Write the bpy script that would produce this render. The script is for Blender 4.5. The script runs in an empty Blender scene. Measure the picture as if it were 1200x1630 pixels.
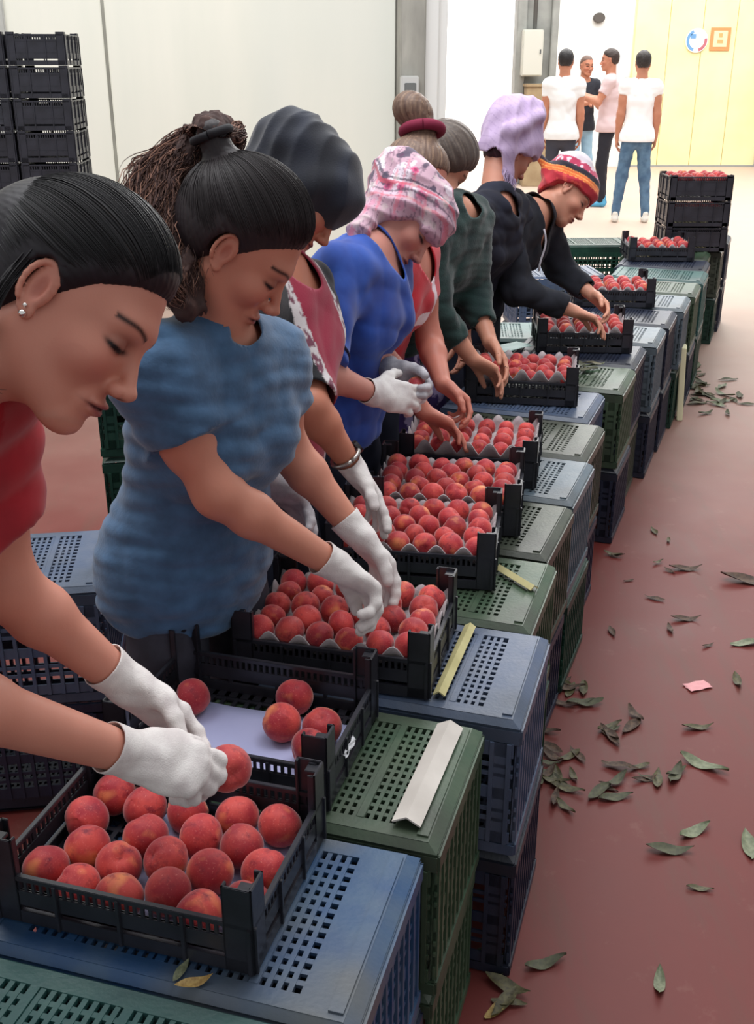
import bpy, bmesh, math, random
import numpy as np
from mathutils import Vector, Matrix
R_ = math.radians
SC = bpy.context.scene
COL = SC.collection
rnd = random.Random(7)

# ------------------------------------------------------------------ camera, light, exposure
cam_d = bpy.data.cameras.new('camera')
cam = bpy.data.objects.new('camera', cam_d); COL.objects.link(cam)
cam_d.sensor_fit = 'VERTICAL'; cam_d.sensor_height = 36.0; cam_d.sensor_width = 36.0*1200/1630
cam_d.lens = 1700.0/1630.0*36.0
cam_d.clip_start = 0.05; cam_d.clip_end = 200
cam.location = (0, 0, 1.7); cam.rotation_euler = (R_(90-22.81), 0, 0)
SC.camera = cam

wd = bpy.data.worlds.new('world'); SC.world = wd; wd.use_nodes = True
nt = wd.node_tree; bg = nt.nodes['Background']
bg.inputs[0].default_value = (0.93, 0.97, 1.0, 1); bg.inputs[1].default_value = 0.55

def area_light(name, loc, rot, sx, sy, power, col):
    ld = bpy.data.lights.new(name, 'AREA'); ld.shape = 'RECTANGLE'; ld.size = sx; ld.size_y = sy
    ld.energy = power; ld.color = col
    o = bpy.data.objects.new(name, ld); COL.objects.link(o); o.location = loc; o.rotation_euler = rot
    return o
# unseen area lamps added as daylight over the row, far bay and gate backdrop
area_light('overhead_fill_near', (-0.8, 3.6, 6.0), (R_(28), 0, 0), 6, 5, 500, (0.97, 0.98, 1.0))  # added lamp, tilted to brighten the cream wall
area_light('overhead_fill_far', (3.5, 14.5, 6.6), (0, 0, 0), 10, 9, 1350, (1.0, 0.99, 0.96))  # added lamp, whitens the far floor and back wall
area_light('backdrop_fill', (2.5, 22.0, 8.0), (0, 0, 0), 10, 3.4, 2500, (1.0, 1.0, 1.0))  # added lamp, lights the backdrop behind the gate

SC.view_settings.view_transform = 'Standard'; SC.view_settings.look = 'None'
SC.view_settings.gamma = 1.0; SC.view_settings.use_curve_mapping = False
SC.view_settings.exposure = 0.0

# ------------------------------------------------------------------ helpers
def lin(c):
    return tuple(((v/255.0)/12.92 if v <= 10 else (((v/255.0)+0.055)/1.055)**2.4) for v in c)

MATS = {}
def mat(name, rgb, rough=0.5, noise=None, noise2=None, scale=20, bump=0.0, bscale=60, spec=0.5, sheen=0.0, metal=0.0,
        coat=0.0, attr=None, stretch=(1, 1, 1), sss=0.0, contrast=(0.35, 0.65), emit=None):
    """principled material; rgb in sRGB 0-255; noise = second colour mixed by a noise texture"""
    if name in MATS: return MATS[name]
    m = bpy.data.materials.new(name); m.use_nodes = True; MATS[name] = m
    t = m.node_tree; b = t.nodes['Principled BSDF']
    b.inputs['Roughness'].default_value = rough; b.inputs['Specular IOR Level'].default_value = spec
    b.inputs['Metallic'].default_value = metal; b.inputs['Coat Weight'].default_value = coat
    b.inputs['Sheen Weight'].default_value = sheen
    base = lin(rgb) + (1,)
    b.inputs['Base Color'].default_value = base
    tc = t.nodes.new('ShaderNodeTexCoord'); mp = t.nodes.new('ShaderNodeMapping')
    mp.inputs['Scale'].default_value = stretch
    t.links.new(tc.outputs['Object'], mp.inputs['Vector'])
    src = None
    if attr:
        a = t.nodes.new('ShaderNodeAttribute'); a.attribute_name = attr; src = a.outputs['Color']
    if noise:
        n = t.nodes.new('ShaderNodeTexNoise'); n.inputs['Scale'].default_value = scale; n.inputs['Detail'].default_value = 5
        t.links.new(mp.outputs[0], n.inputs['Vector'])
        r = t.nodes.new('ShaderNodeMapRange'); r.inputs[1].default_value, r.inputs[2].default_value = contrast
        t.links.new(n.outputs[0], r.inputs[0])
        mx = t.nodes.new('ShaderNodeMix'); mx.data_type = 'RGBA'
        t.links.new(r.outputs[0], mx.inputs[0])
        if src: 
            t.links.new(src, mx.inputs[6]); 
            mx.blend_type = 'MULTIPLY'
        else: mx.inputs[6].default_value = base
        mx.inputs[7].default_value = lin(noise) + (1,)
        src = mx.outputs[2]
        if noise2:
            n2 = t.nodes.new('ShaderNodeTexNoise'); n2.inputs['Scale'].default_value = scale*0.23; n2.inputs['Detail'].default_value = 3
            t.links.new(mp.outputs[0], n2.inputs['Vector'])
            r2 = t.nodes.new('ShaderNodeMapRange'); r2.inputs[1].default_value, r2.inputs[2].default_value = (0.45, 0.7)
            t.links.new(n2.outputs[0], r2.inputs[0])
            mx2 = t.nodes.new('ShaderNodeMix'); mx2.data_type = 'RGBA'
            t.links.new(r2.outputs[0], mx2.inputs[0]); t.links.new(src, mx2.inputs[6])
            mx2.inputs[7].default_value = lin(noise2) + (1,)
            src = mx2.outputs[2]
    if src: t.links.new(src, b.inputs['Base Color'])
    if sss:
        b.inputs['Subsurface Weight'].default_value = sss; b.inputs['Subsurface Scale'].default_value = 0.006
        b.inputs['Subsurface Radius'].default_value = (1.0, 0.4, 0.25)
    if bump:
        n = t.nodes.new('ShaderNodeTexNoise'); n.inputs['Scale'].default_value = bscale; n.inputs['Detail'].default_value = 4
        t.links.new(mp.outputs[0], n.inputs['Vector'])
        bp = t.nodes.new('ShaderNodeBump'); bp.inputs['Strength'].default_value = bump; bp.inputs['Distance'].default_value = 0.004
        t.links.new(n.outputs[0], bp.inputs['Height']); t.links.new(bp.outputs[0], b.inputs['Normal'])
    if emit:
        b.inputs['Emission Color'].default_value = lin(emit[0]) + (1,); b.inputs['Emission Strength'].default_value = emit[1]
    return m

def tag(o, label=None, cat=None, group=None, kind=None):
    if label: o['label'] = label
    if cat: o['category'] = cat
    if group: o['group'] = group
    if kind: o['kind'] = kind
    return o

def empty(name, loc, rz=0.0):
    o = bpy.data.objects.new(name, None); COL.objects.link(o)
    o.location = loc; o.rotation_euler = (0, 0, rz); o.empty_display_size = 0.1
    return o

def link_mesh(name, me, m, parent=None):
    o = bpy.data.objects.new(name, me); COL.objects.link(o)
    if m is not None: me.materials.append(m) if len(me.materials) == 0 else None
    if parent: o.parent = parent
    return o

def set_mat(o, m):
    """object-level material so that copies may share mesh data"""
    if len(o.data.materials) == 0: o.data.materials.append(m)
    o.material_slots[0].link = 'OBJECT'; o.material_slots[0].material = m

class MB:
    """collects simple solids, then makes one mesh object"""
    def __init__(s): s.v = []; s.f = []
    def box(s, x0, x1, y0, y1, z0, z1, M=None):
        n = len(s.v)
        p = [(x0,y0,z0),(x1,y0,z0),(x1,y1,z0),(x0,y1,z0),(x0,y0,z1),(x1,y0,z1),(x1,y1,z1),(x0,y1,z1)]
        if M is not None: p = [tuple(M @ Vector(q)) for q in p]
        s.v += p
        s.f += [tuple(n+i for i in q) for q in ((0,3,2,1),(4,5,6,7),(0,1,5,4),(1,2,6,5),(2,3,7,6),(3,0,4,7))]
        return s
    def prism(s, pts, z0, z1, M=None):
        n = len(s.v); k = len(pts)
        p = [(x, y, z0) for x, y in pts] + [(x, y, z1) for x, y in pts]
        if M is not None: p = [tuple(M @ Vector(q)) for q in p]
        s.v += p
        s.f.append(tuple(n+i for i in reversed(range(k)))); s.f.append(tuple(n+k+i for i in range(k)))
        s.f += [(n+i, n+(i+1) % k, n+k+(i+1) % k, n+k+i) for i in range(k)]
        return s
    def tube(s, pts, r, seg=8, taper=None):
        n = len(s.v); P = [Vector(p) for p in pts]
        for i, p in enumerate(P):
            d = (P[min(i+1, len(P)-1)] - P[max(i-1, 0)]).normalized()
            a = d.orthogonal().normalized() if i == 0 else (a - d*a.dot(d)).normalized()
            b = d.cross(a); rr = r if taper is None else r*taper[i]
            for j in range(seg):
                t = 2*math.pi*j/seg; s.v.append(tuple(p + a*(rr*math.cos(t)) + b*(rr*math.sin(t))))
        for i in range(len(P)-1):
            for j in range(seg):
                s.f.append((n+i*seg+j, n+i*seg+(j+1) % seg, n+(i+1)*seg+(j+1) % seg, n+(i+1)*seg+j))
        s.f.append(tuple(n+j for j in reversed(range(seg)))); m_ = n+(len(P)-1)*seg
        s.f.append(tuple(m_+j for j in range(seg)))
        return s
    def mesh(s, name, bevel=0.0, smooth=False):
        me = bpy.data.meshes.new(name); me.from_pydata(s.v, [], s.f)
        if smooth: me.shade_smooth()
        me.update()
        if bevel:
            bm = bmesh.new(); bm.from_mesh(me)
            bmesh.ops.bevel(bm, geom=[e for e in bm.edges if len(e.link_faces) == 2 and e.calc_face_angle(0) > 0.6],
                            offset=bevel, segments=2, affect='EDGES', clamp_overlap=True)
            bm.to_mesh(me); bm.free()
        return me
    def build(s, name, m, parent=None, bevel=0.0, smooth=False):
        return link_mesh(name, s.mesh(name, bevel, smooth), m, parent)

# ------------------------------------------------------------------ signed-distance sculpting kit
def V3(p): return np.array(p, dtype=np.float32)
def unit(v):
    v = np.array(v, dtype=np.float64); return v/np.linalg.norm(v)

class Fld:
    """a list of smooth-blended solids evaluated on a grid, meshed with surface nets"""
    def __init__(s): s.ops = []; s.lo = np.array([9e9]*3); s.hi = -s.lo
    def add(s, fn, lo, hi, mode='u', k=0.01):
        lo = np.array(lo, float); hi = np.array(hi, float)
        s.ops.append((fn, lo, hi, mode, k))
        if mode == 'u': s.lo = np.minimum(s.lo, lo); s.hi = np.maximum(s.hi, hi)
        return s
    def ell(s, c, r, M=None, mode='u', k=0.01, infl=0.0):
        c = V3(c); r = V3(r) + infl; M_ = np.eye(3, dtype=np.float32) if M is None else np.array(M, dtype=np.float32)
        rm = float(r.max())
        def fn(x, y, z):
            dx, dy, dz = x-c[0], y-c[1], z-c[2]
            a = (M_[0,0]*dx+M_[0,1]*dy+M_[0,2]*dz)/r[0]; b = (M_[1,0]*dx+M_[1,1]*dy+M_[1,2]*dz)/r[1]; e = (M_[2,0]*dx+M_[2,1]*dy+M_[2,2]*dz)/r[2]
            k0 = np.sqrt(a*a+b*b+e*e); k1 = np.sqrt((a/r[0])**2+(b/r[1])**2+(e/r[2])**2)+1e-6
            return k0*(k0-1)/k1
        ext = np.sqrt((M_.T**2 @ (r**2)))
        return s.add(fn, c-ext, c+ext, mode, k)
    def cone(s, a, b, ra, rb, flat=None, ff=1.0, mode='u', k=0.01, infl=0.0):
        a = V3(a); b = V3(b); ba = b-a; L2 = float(ba@ba)+1e-9; ra += infl; rb += infl
        fl = None if flat is None else V3(unit(flat))
        def fn(x, y, z):
            dx, dy, dz = x-a[0], y-a[1], z-a[2]
            h = np.clip((dx*ba[0]+dy*ba[1]+dz*ba[2])/L2, 0, 1)
            dx = dx-h*ba[0]; dy = dy-h*ba[1]; dz = dz-h*ba[2]
            q = dx*dx+dy*dy+dz*dz
            if fl is not None:
                n = dx*fl[0]+dy*fl[1]+dz*fl[2]; q = q+(ff*ff-1)*n*n
            return np.sqrt(q)-(ra+(rb-ra)*h)
        R = max(ra, rb)*max(1.0, 1.0/ff)
        return s.add(fn, np.minimum(a, b)-R, np.maximum(a, b)+R, mode, k)
    def capcone(s, a, b, ra, rb, k=0.01):
        """tapered limb cut off square at b"""
        a = V3(a); b = V3(b); ba = b-a; L = float(np.linalg.norm(ba)); n = ba/L; e = b+n*rb
        def fn(x, y, z):
            dx, dy, dz = x-a[0], y-a[1], z-a[2]
            t = dx*n[0]+dy*n[1]+dz*n[2]; h = np.clip(t/L, 0, 1.3)
            dx = dx-h*ba[0]; dy = dy-h*ba[1]; dz = dz-h*ba[2]
            return np.maximum(np.sqrt(dx*dx+dy*dy+dz*dz)-(ra+(rb-ra)*h), t-L)
        R = max(ra, rb)
        return s.add(fn, np.minimum(a, b)-R, np.maximum(a, b)+R, 'u', k)
    def plane(s, p, n, lo=None, hi=None, k=0.0):
        """cut away everything on the +n side (inside lo..hi box only)"""
        p = V3(p); n = V3(unit(n))
        fn = lambda x, y, z: (x-p[0])*n[0]+(y-p[1])*n[1]+(z-p[2])*n[2]
        return s.add(fn, [-9e3]*3 if lo is None else lo, [9e3]*3 if hi is None else hi, 'i', k)
    def disp(s, fn, lo=None, hi=None):
        return s.add(fn, [-9e3]*3 if lo is None else lo, [9e3]*3 if hi is None else hi, 'd', 0)
    def grid(s, res, lo, hi):
        n = np.ceil((hi-lo)/res).astype(int)+1
        ax = [(lo[i]+res*np.arange(n[i])).astype(np.float32) for i in range(3)]
        D = np.full(tuple(n), 0.5, dtype=np.float32)
        for fn, l, h, mode, k in s.ops:
            m = max(k, 0.0)+2.5*res
            i0 = [int(max(0, math.floor((max(l[i]-m, lo[i])-lo[i])/res))) for i in range(3)]
            i1 = [int(min(n[i], math.ceil((min(h[i]+m, hi[i])-lo[i])/res)+1)) for i in range(3)]
            if any(i1[i] <= i0[i] for i in range(3)): continue
            sl = tuple(slice(i0[i], i1[i]) for i in range(3))
            x = ax[0][sl[0]][:, None, None]; y = ax[1][sl[1]][None, :, None]; z = ax[2][sl[2]][None, None, :]
            d = fn(x, y, z); A = D[sl]
            if mode == 'u':
                if k > 0: hh = np.maximum(k-np.abs(A-d), 0)/k; D[sl] = np.minimum(A, d)-hh*hh*k*0.25
                else: D[sl] = np.minimum(A, d)
            elif mode == 's':
                d = -d
                if k > 0: hh = np.maximum(k-np.abs(A-d), 0)/k; D[sl] = np.maximum(A, d)+hh*hh*k*0.25
                else: D[sl] = np.maximum(A, d)
            elif mode == 'i': D[sl] = np.maximum(A, d)
            elif mode == 'd': D[sl] = A+d
        return D, ax
    def nets(s, res, lo=None, hi=None):
        lo = s.lo-3*res-0.012 if lo is None else np.array(lo, float); hi = s.hi+3*res+0.012 if hi is None else np.array(hi, float)
        D, ax = s.grid(res, lo, hi)
        S = D < 0
        C = S[:-1,:-1,:-1]
        cnt = np.zeros(C.shape, np.int8)
        for i in (0,1):
            for j in (0,1):
                for l in (0,1):
                    cnt += S[i:S.shape[0]-1+i, j:S.shape[1]-1+j, l:S.shape[2]-1+l]
        act = (cnt > 0) & (cnt < 8)
        I = np.argwhere(act)
        if len(I) == 0: return np.zeros((0,3)), np.zeros((0,4), int)
        idx = np.full(C.shape, -1, np.int32); idx[act] = np.arange(len(I))
        acc = np.zeros((len(I), 3)); num = np.zeros(len(I))
        cor = [(i,j,l) for i in (0,1) for j in (0,1) for l in (0,1)]
        vals = {c: D[I[:,0]+c[0], I[:,1]+c[1], I[:,2]+c[2]] for c in cor}
        for c in cor:
            for a in range(3):
                if c[a] == 0:
                    e = list(c); e[a] = 1; e = tuple(e)
                    v0, v1 = vals[c], vals[e]; m = (v0 < 0) != (v1 < 0)
                    t = np.where(m, v0/np.where(m, v0-v1, 1), 0)
                    p = np.tile(np.array(c, float), (len(I), 1)); p[:, a] = t
                    acc += p*m[:, None]; num += m
        P = (I+acc/num[:, None])*res+lo
        F = []
        for a in range(3):
            b, c = (a+1) % 3, (a+2) % 3
            sl0 = [slice(None)]*3; sl1 = [slice(None)]*3
            sl0[a] = slice(0, -1); sl1[a] = slice(1, None)
            s0 = S[tuple(sl0)]; s1 = S[tuple(sl1)]
            E = np.argwhere(s0 != s1)
            ok = (E[:, b] > 0) & (E[:, c] > 0) & (E[:, b] < idx.shape[b]) & (E[:, c] < idx.shape[c]) & (E[:, a] < idx.shape[a])
            E = E[ok]
            if len(E) == 0: continue
            def g(db, dc):
                q = E.copy(); q[:, b] += db; q[:, c] += dc; return idx[q[:,0], q[:,1], q[:,2]]
            q = np.stack([g(-1,-1), g(0,-1), g(0,0), g(-1,0)], 1)
            flip = ~s0[E[:,0], E[:,1], E[:,2]]
            q[flip] = q[flip][:, ::-1]
            F.append(q)
        F = np.concatenate(F); F = F[(F >= 0).all(1)]
        return P, F

def np_mesh(name, P, F, smooth=True):
    me = bpy.data.meshes.new(name)
    me.vertices.add(len(P)); me.vertices.foreach_set('co', np.asarray(P, np.float32).ravel())
    k = F.shape[1]
    me.loops.add(len(F)*k); me.loops.foreach_set('vertex_index', F.astype(np.int32).ravel())
    me.polygons.add(len(F)); me.polygons.foreach_set('loop_start', np.arange(0, len(F)*k, k, dtype=np.int32))
    me.update(calc_edges=True)
    if smooth: me.shade_smooth()
    return me

def paint(me, C):
    a = me.color_attributes.new('Col', 'FLOAT_COLOR', 'POINT')
    C4 = np.ones((len(C), 4), np.float32); C4[:, :3] = C
    a.data.foreach_set('color', C4.ravel())

def relax(P, F, it=1, lam=0.5):
    """a little laplacian smoothing"""
    for _ in range(it):
        A = np.zeros_like(P); n = np.zeros(len(P))
        for i in range(4):
            for j in (1, 3):
                np.add.at(A, F[:, i], P[F[:, (i+j) % 4]]); np.add.at(n, F[:, i], 1)
        m = n > 0
        P[m] += lam*(A[m]/n[m][:, None]-P[m])
    return P

def smooth_rim(P, F, it=12):
    """even out the cut edge of an open cloth mesh"""
    E = np.concatenate([F[:, [i, (i+1) % 4]] for i in range(4)]); key = np.sort(E, 1)
    u, inv, cnt = np.unique(key, axis=0, return_inverse=True, return_counts=True); B = u[cnt == 1]
    if len(B) == 0: return P
    P = P.copy(); ids = np.unique(B)
    for _ in range(it):
        A = np.zeros_like(P); n = np.zeros(len(P))
        for a, b in ((0, 1), (1, 0)): np.add.at(A, B[:, a], P[B[:, b]]); np.add.at(n, B[:, a], 1)
        P[ids] += 0.5*(A[ids]/n[ids][:, None]-P[ids])
    return P

def compact(P, F):
    u, inv = np.unique(F, return_inverse=True)
    return P[u], inv.reshape(F.shape), u

def wob(seed, freq, amp, n=5, ridged=False, aniso=(1,1,1)):
    """smooth pseudo-noise displacement made of a few warped sines"""
    g = np.random.RandomState(seed); W = g.normal(size=(n, 3))*np.array(aniso); W = W/np.linalg.norm(W/np.array(aniso), axis=1)[:, None]*freq*g.uniform(0.6, 1.5, n)[:, None]
    ph = g.uniform(0, 6.28, n); W = W.astype(np.float32)
    def fn(x, y, z):
        o = 0; w = np.sin(x*freq*0.6+y*freq*0.4+ph[0])+np.sin(z*freq*0.7+ph[1])
        for i in range(n):
            s_ = np.sin(x*W[i,0]+y*W[i,1]+z*W[i,2]+ph[i]+0.9*w)
            o = o + ((1-2*np.abs(s_)) if ridged else s_)
        return (o*(amp/math.sqrt(n))).astype(np.float32)
    return fn


# ------------------------------------------------------------------ people
def nz3(a, b, c):   # cheap value-ish noise in [-1,1]
    return (np.sin(a*1.0+1.3*np.sin(b*1.7+c))+np.sin(b*1.3+1.1*np.sin(c*1.9+a*0.7))+np.sin(c*1.1+1.2*np.sin(a*1.4+b)))/3.0

def hand_ops(f, W, D, N, side, s=1.0, curl=(30, 30, 35, 40), thumb=(35, 25), spread=0.0, infl=0.0, kk=0.006, curl2=None):
    D = unit(D); N = unit(np.array(N)-D*np.dot(N, D)); T = np.cross(D, N)*(1 if side == 'R' else -1)
    W = np.array(W, float)
    M = np.array([D, T, N])
    f.ell(W+D*0.050*s, (0.050*s, 0.038*s, 0.0145*s), M, k=0.012, infl=infl)
    off = [0.027, 0.0095, -0.009, -0.026]; ml = [0.086, 0.090, 0.086, 0.078]
    seg = [(0.040, 0.024, 0.019), (0.044, 0.028, 0.020), (0.041, 0.026, 0.019), (0.032, 0.019, 0.017)]
    rad = [0.0088, 0.0090, 0.0086, 0.0076]
    tips = []
    for i in range(4):
        m = W+D*ml[i]*s+T*off[i]*s
        f.cone(W+D*0.015*s+T*off[i]*0.55*s, m, 0.0135*s, 0.0105*s, flat=N, ff=1.0, k=0.010, infl=infl)
        a = R_(curl[i]); sp = R_(spread)*(1.5-i)/1.5; p = m
        c2 = (curl2[i] if curl2 else curl[i]*0.9)
        for j, L in enumerate(seg[i]):
            ang = a+R_(c2)*(j*0.85)
            d = D*math.cos(ang)*math.cos(sp)+N*math.sin(ang)+T*math.sin(sp)*math.cos(ang)
            q = p+d*L*s; r0 = rad[i]*s*(1-0.08*j); r1 = rad[i]*s*(1-0.08*(j+1))
            f.cone(p, q, r0, r1, k=kk*0.5, infl=infl); p = q
        tips.append(p)
    b = W+D*0.018*s+T*0.024*s; a0 = R_(thumb[0]); a1 = R_(thumb[1])
    p = b; dirs = []
    for j, L in enumerate((0.040, 0.030, 0.025)):
        tt = a0-a1*0.35*j
        d = unit(D*math.cos(tt)+T*math.sin(tt)+N*math.sin(a1*(0.6+0.6*j)))
        q = p+d*L*s; r0 = (0.0150, 0.0108, 0.0100)[j]*s; r1 = (0.0112, 0.0102, 0.0082)[j]*s
        f.cone(p, q, r0, r1, k=0.006 if j else 0.014, infl=infl); p = q
    return tips

def head_frame(sp):
    F = unit(sp['F']); U = np.array(sp['U'], float); U = unit(U-F*np.dot(U, F)); R = np.cross(F, U)
    return F, U, R

def head_ops(f, O, F, U, R, s=1.0, male=False):
    L = lambda r, y, z: O+R*r*s+F*y*s+U*z*s
    M = np.array([R, F, U])
    E = lambda c, r, mode='u', k=0.01, MM=M: f.ell(L(*c), np.array(r)*s, MM, mode, k)
    K = lambda a, b, ra, rb, k=0.01, mode='u': f.cone(L(*a), L(*b), ra*s, rb*s, k=k, mode=mode)
    E((0, -0.012, 0.030), (0.073, 0.093, 0.085))
    E((0, 0.020, -0.032), (0.058, 0.064, 0.080), k=0.03)
    for q in (1, -1):
        K((q*0.052, -0.006, -0.045), (q*0.020, 0.060, -0.098), 0.018, 0.014, k=0.03)
        E((q*0.037, 0.052, -0.030), (0.024, 0.026, 0.022), k=0.02)
    E((0, 0.068, -0.100), (0.020, 0.017, 0.014), k=0.02)
    E((0, 0.066, 0.020), (0.046, 0.020, 0.014), k=0.02)
    E((0, 0.076, -0.068), (0.026, 0.013, 0.017), k=0.012)
    for q in (1, -1):
        E((q*0.031, 0.090, -0.003), (0.0165, 0.014, 0.0105), 's', 0.010)
        E((q*0.031, 0.068, -0.004), (0.0145, 0.0135, 0.0125), k=0.003)
    K((0, 0.080, 0.006), (0, 0.104, -0.036), 0.0062, 0.0078, k=0.012)
    E((0, 0.106, -0.037), (0.0078, 0.0085, 0.0068), k=0.006)
    for q in (1, -1):
        E((q*0.0115, 0.096, -0.041), (0.0062, 0.0085, 0.0062), k=0.004)
    E((0, 0.090, -0.042), (0.0130, 0.0170, 0.0080), k=0.008)
    E((0, 0.0885, -0.0640), (0.021, 0.0085, 0.0052), k=0.005)
    E((0, 0.0875, -0.0735), (0.018, 0.0085, 0.0060), k=0.004)
    E((0, 0.100, -0.0688), (0.024, 0.0085, 0.0012), 's', 0.003)
    for q in (1, -1):   # ears: disc, rim, hollow, lobe
        ax = unit(F*0.97*1+R*q*0.25); ay = unit(U-ax*np.dot(U, ax)); an = np.cross(ax, ay)
        Me = np.array([an, ax, ay])
        E((q*0.0760, -0.010, -0.008), (0.0050, 0.0155, 0.0290), k=0.004, MM=Me)
        n = 16; pr_ = None
        for i in range(n):
            t = -0.9+5.0*i/(n-1)
            c = (q*(0.0785+0.0035*(-math.cos(t))), -0.010+0.0150*math.cos(t), -0.004+0.0255*math.sin(t))
            if pr_: K(pr_, c, 0.0032, 0.0032, k=0.002)
            pr_ = c
        E((q*0.0830, -0.006, -0.006), (0.0065, 0.0070, 0.0140), 's', 0.004, MM=Me)
        E((q*0.0765, -0.002, -0.032), (0.0045, 0.0070, 0.0085), k=0.004, MM=Me)
        E((q*0.0770, 0.003, -0.010), (0.0035, 0.0040, 0.0060), k=0.002, MM=Me)

def skin_paint(P, N, O, F, U, R, s, base, male=False, lipc=(150, 78, 74)):
    Q = (P-O)/s; r = Q@R; y = Q@F; z = Q@U
    base = np.array(lin(base)); C = np.tile(base, (len(P), 1))
    C *= (1+0.05*nz3(P[:,0]*60, P[:,1]*60, P[:,2]*60))[:, None]
    def mixc(w, c):
        w = np.clip(w, 0, 1)[:, None]; return C*(1-w)+np.array(lin(c))*w
    near = (np.abs(r) < 0.1) & (y > -0.05) & (y < 0.14) & (np.abs(z) < 0.13)
    C = np.where(near[:, None], mixc(0.35*np.exp(-(((np.abs(r)-0.04)/0.02)**2+((z+0.035)/0.02)**2))*(y > 0.03), (190, 88, 78)), C)
    C = np.where(near[:, None], mixc(1.2*np.exp(-(((r)/0.021)**2+((z+0.0688)/0.0085)**2)**2)*(y > 0.066), lipc), C)
    C = np.where(near[:, None], mixc(1.5*np.exp(-(r/0.022)**4-((z+0.0688)/0.0016)**2)*(y > 0.07), (70, 30, 30)), C)
    ar = np.abs(r)
    bz = 0.0175+0.006*np.sin((ar-0.014)/0.04*2.6)
    C = np.where(near[:, None], mixc(1.0*(ar > 0.013)*(ar < 0.053)*np.exp(-((z-bz)/(0.0030 if not male else 0.005))**2)*(y > 0.04), (42, 26, 24)), C)
    lz = -0.0075+0.16*np.maximum(0, np.abs(ar-0.031)-0.004)
    C = np.where(near[:, None], mixc(0.65*np.exp(-((ar-0.031)/0.016)**4-((z-0.001)/0.009)**2)*(y > 0.05), (112, 62, 52)), C)
    C = np.where(near[:, None], mixc(1.5*np.exp(-((ar-0.032)/0.0165)**6-((z-lz)/0.0032)**2)*(y > 0.05), (26, 15, 16)), C)
    C = np.where(near[:, None], mixc(0.9*np.exp(-((ar-0.0065)/0.004)**2-((z+0.047)/0.003)**2)*(y > 0.09), (60, 25, 22)), C)  # nostril shade painted dark, no hollows modelled
    C = np.where(near[:, None], mixc(0.5*np.exp(-((y+0.006)/0.010)**2-((z+0.006)/0.018)**2)*(ar > 0.07), (150, 62, 55)), C)
    return C

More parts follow.
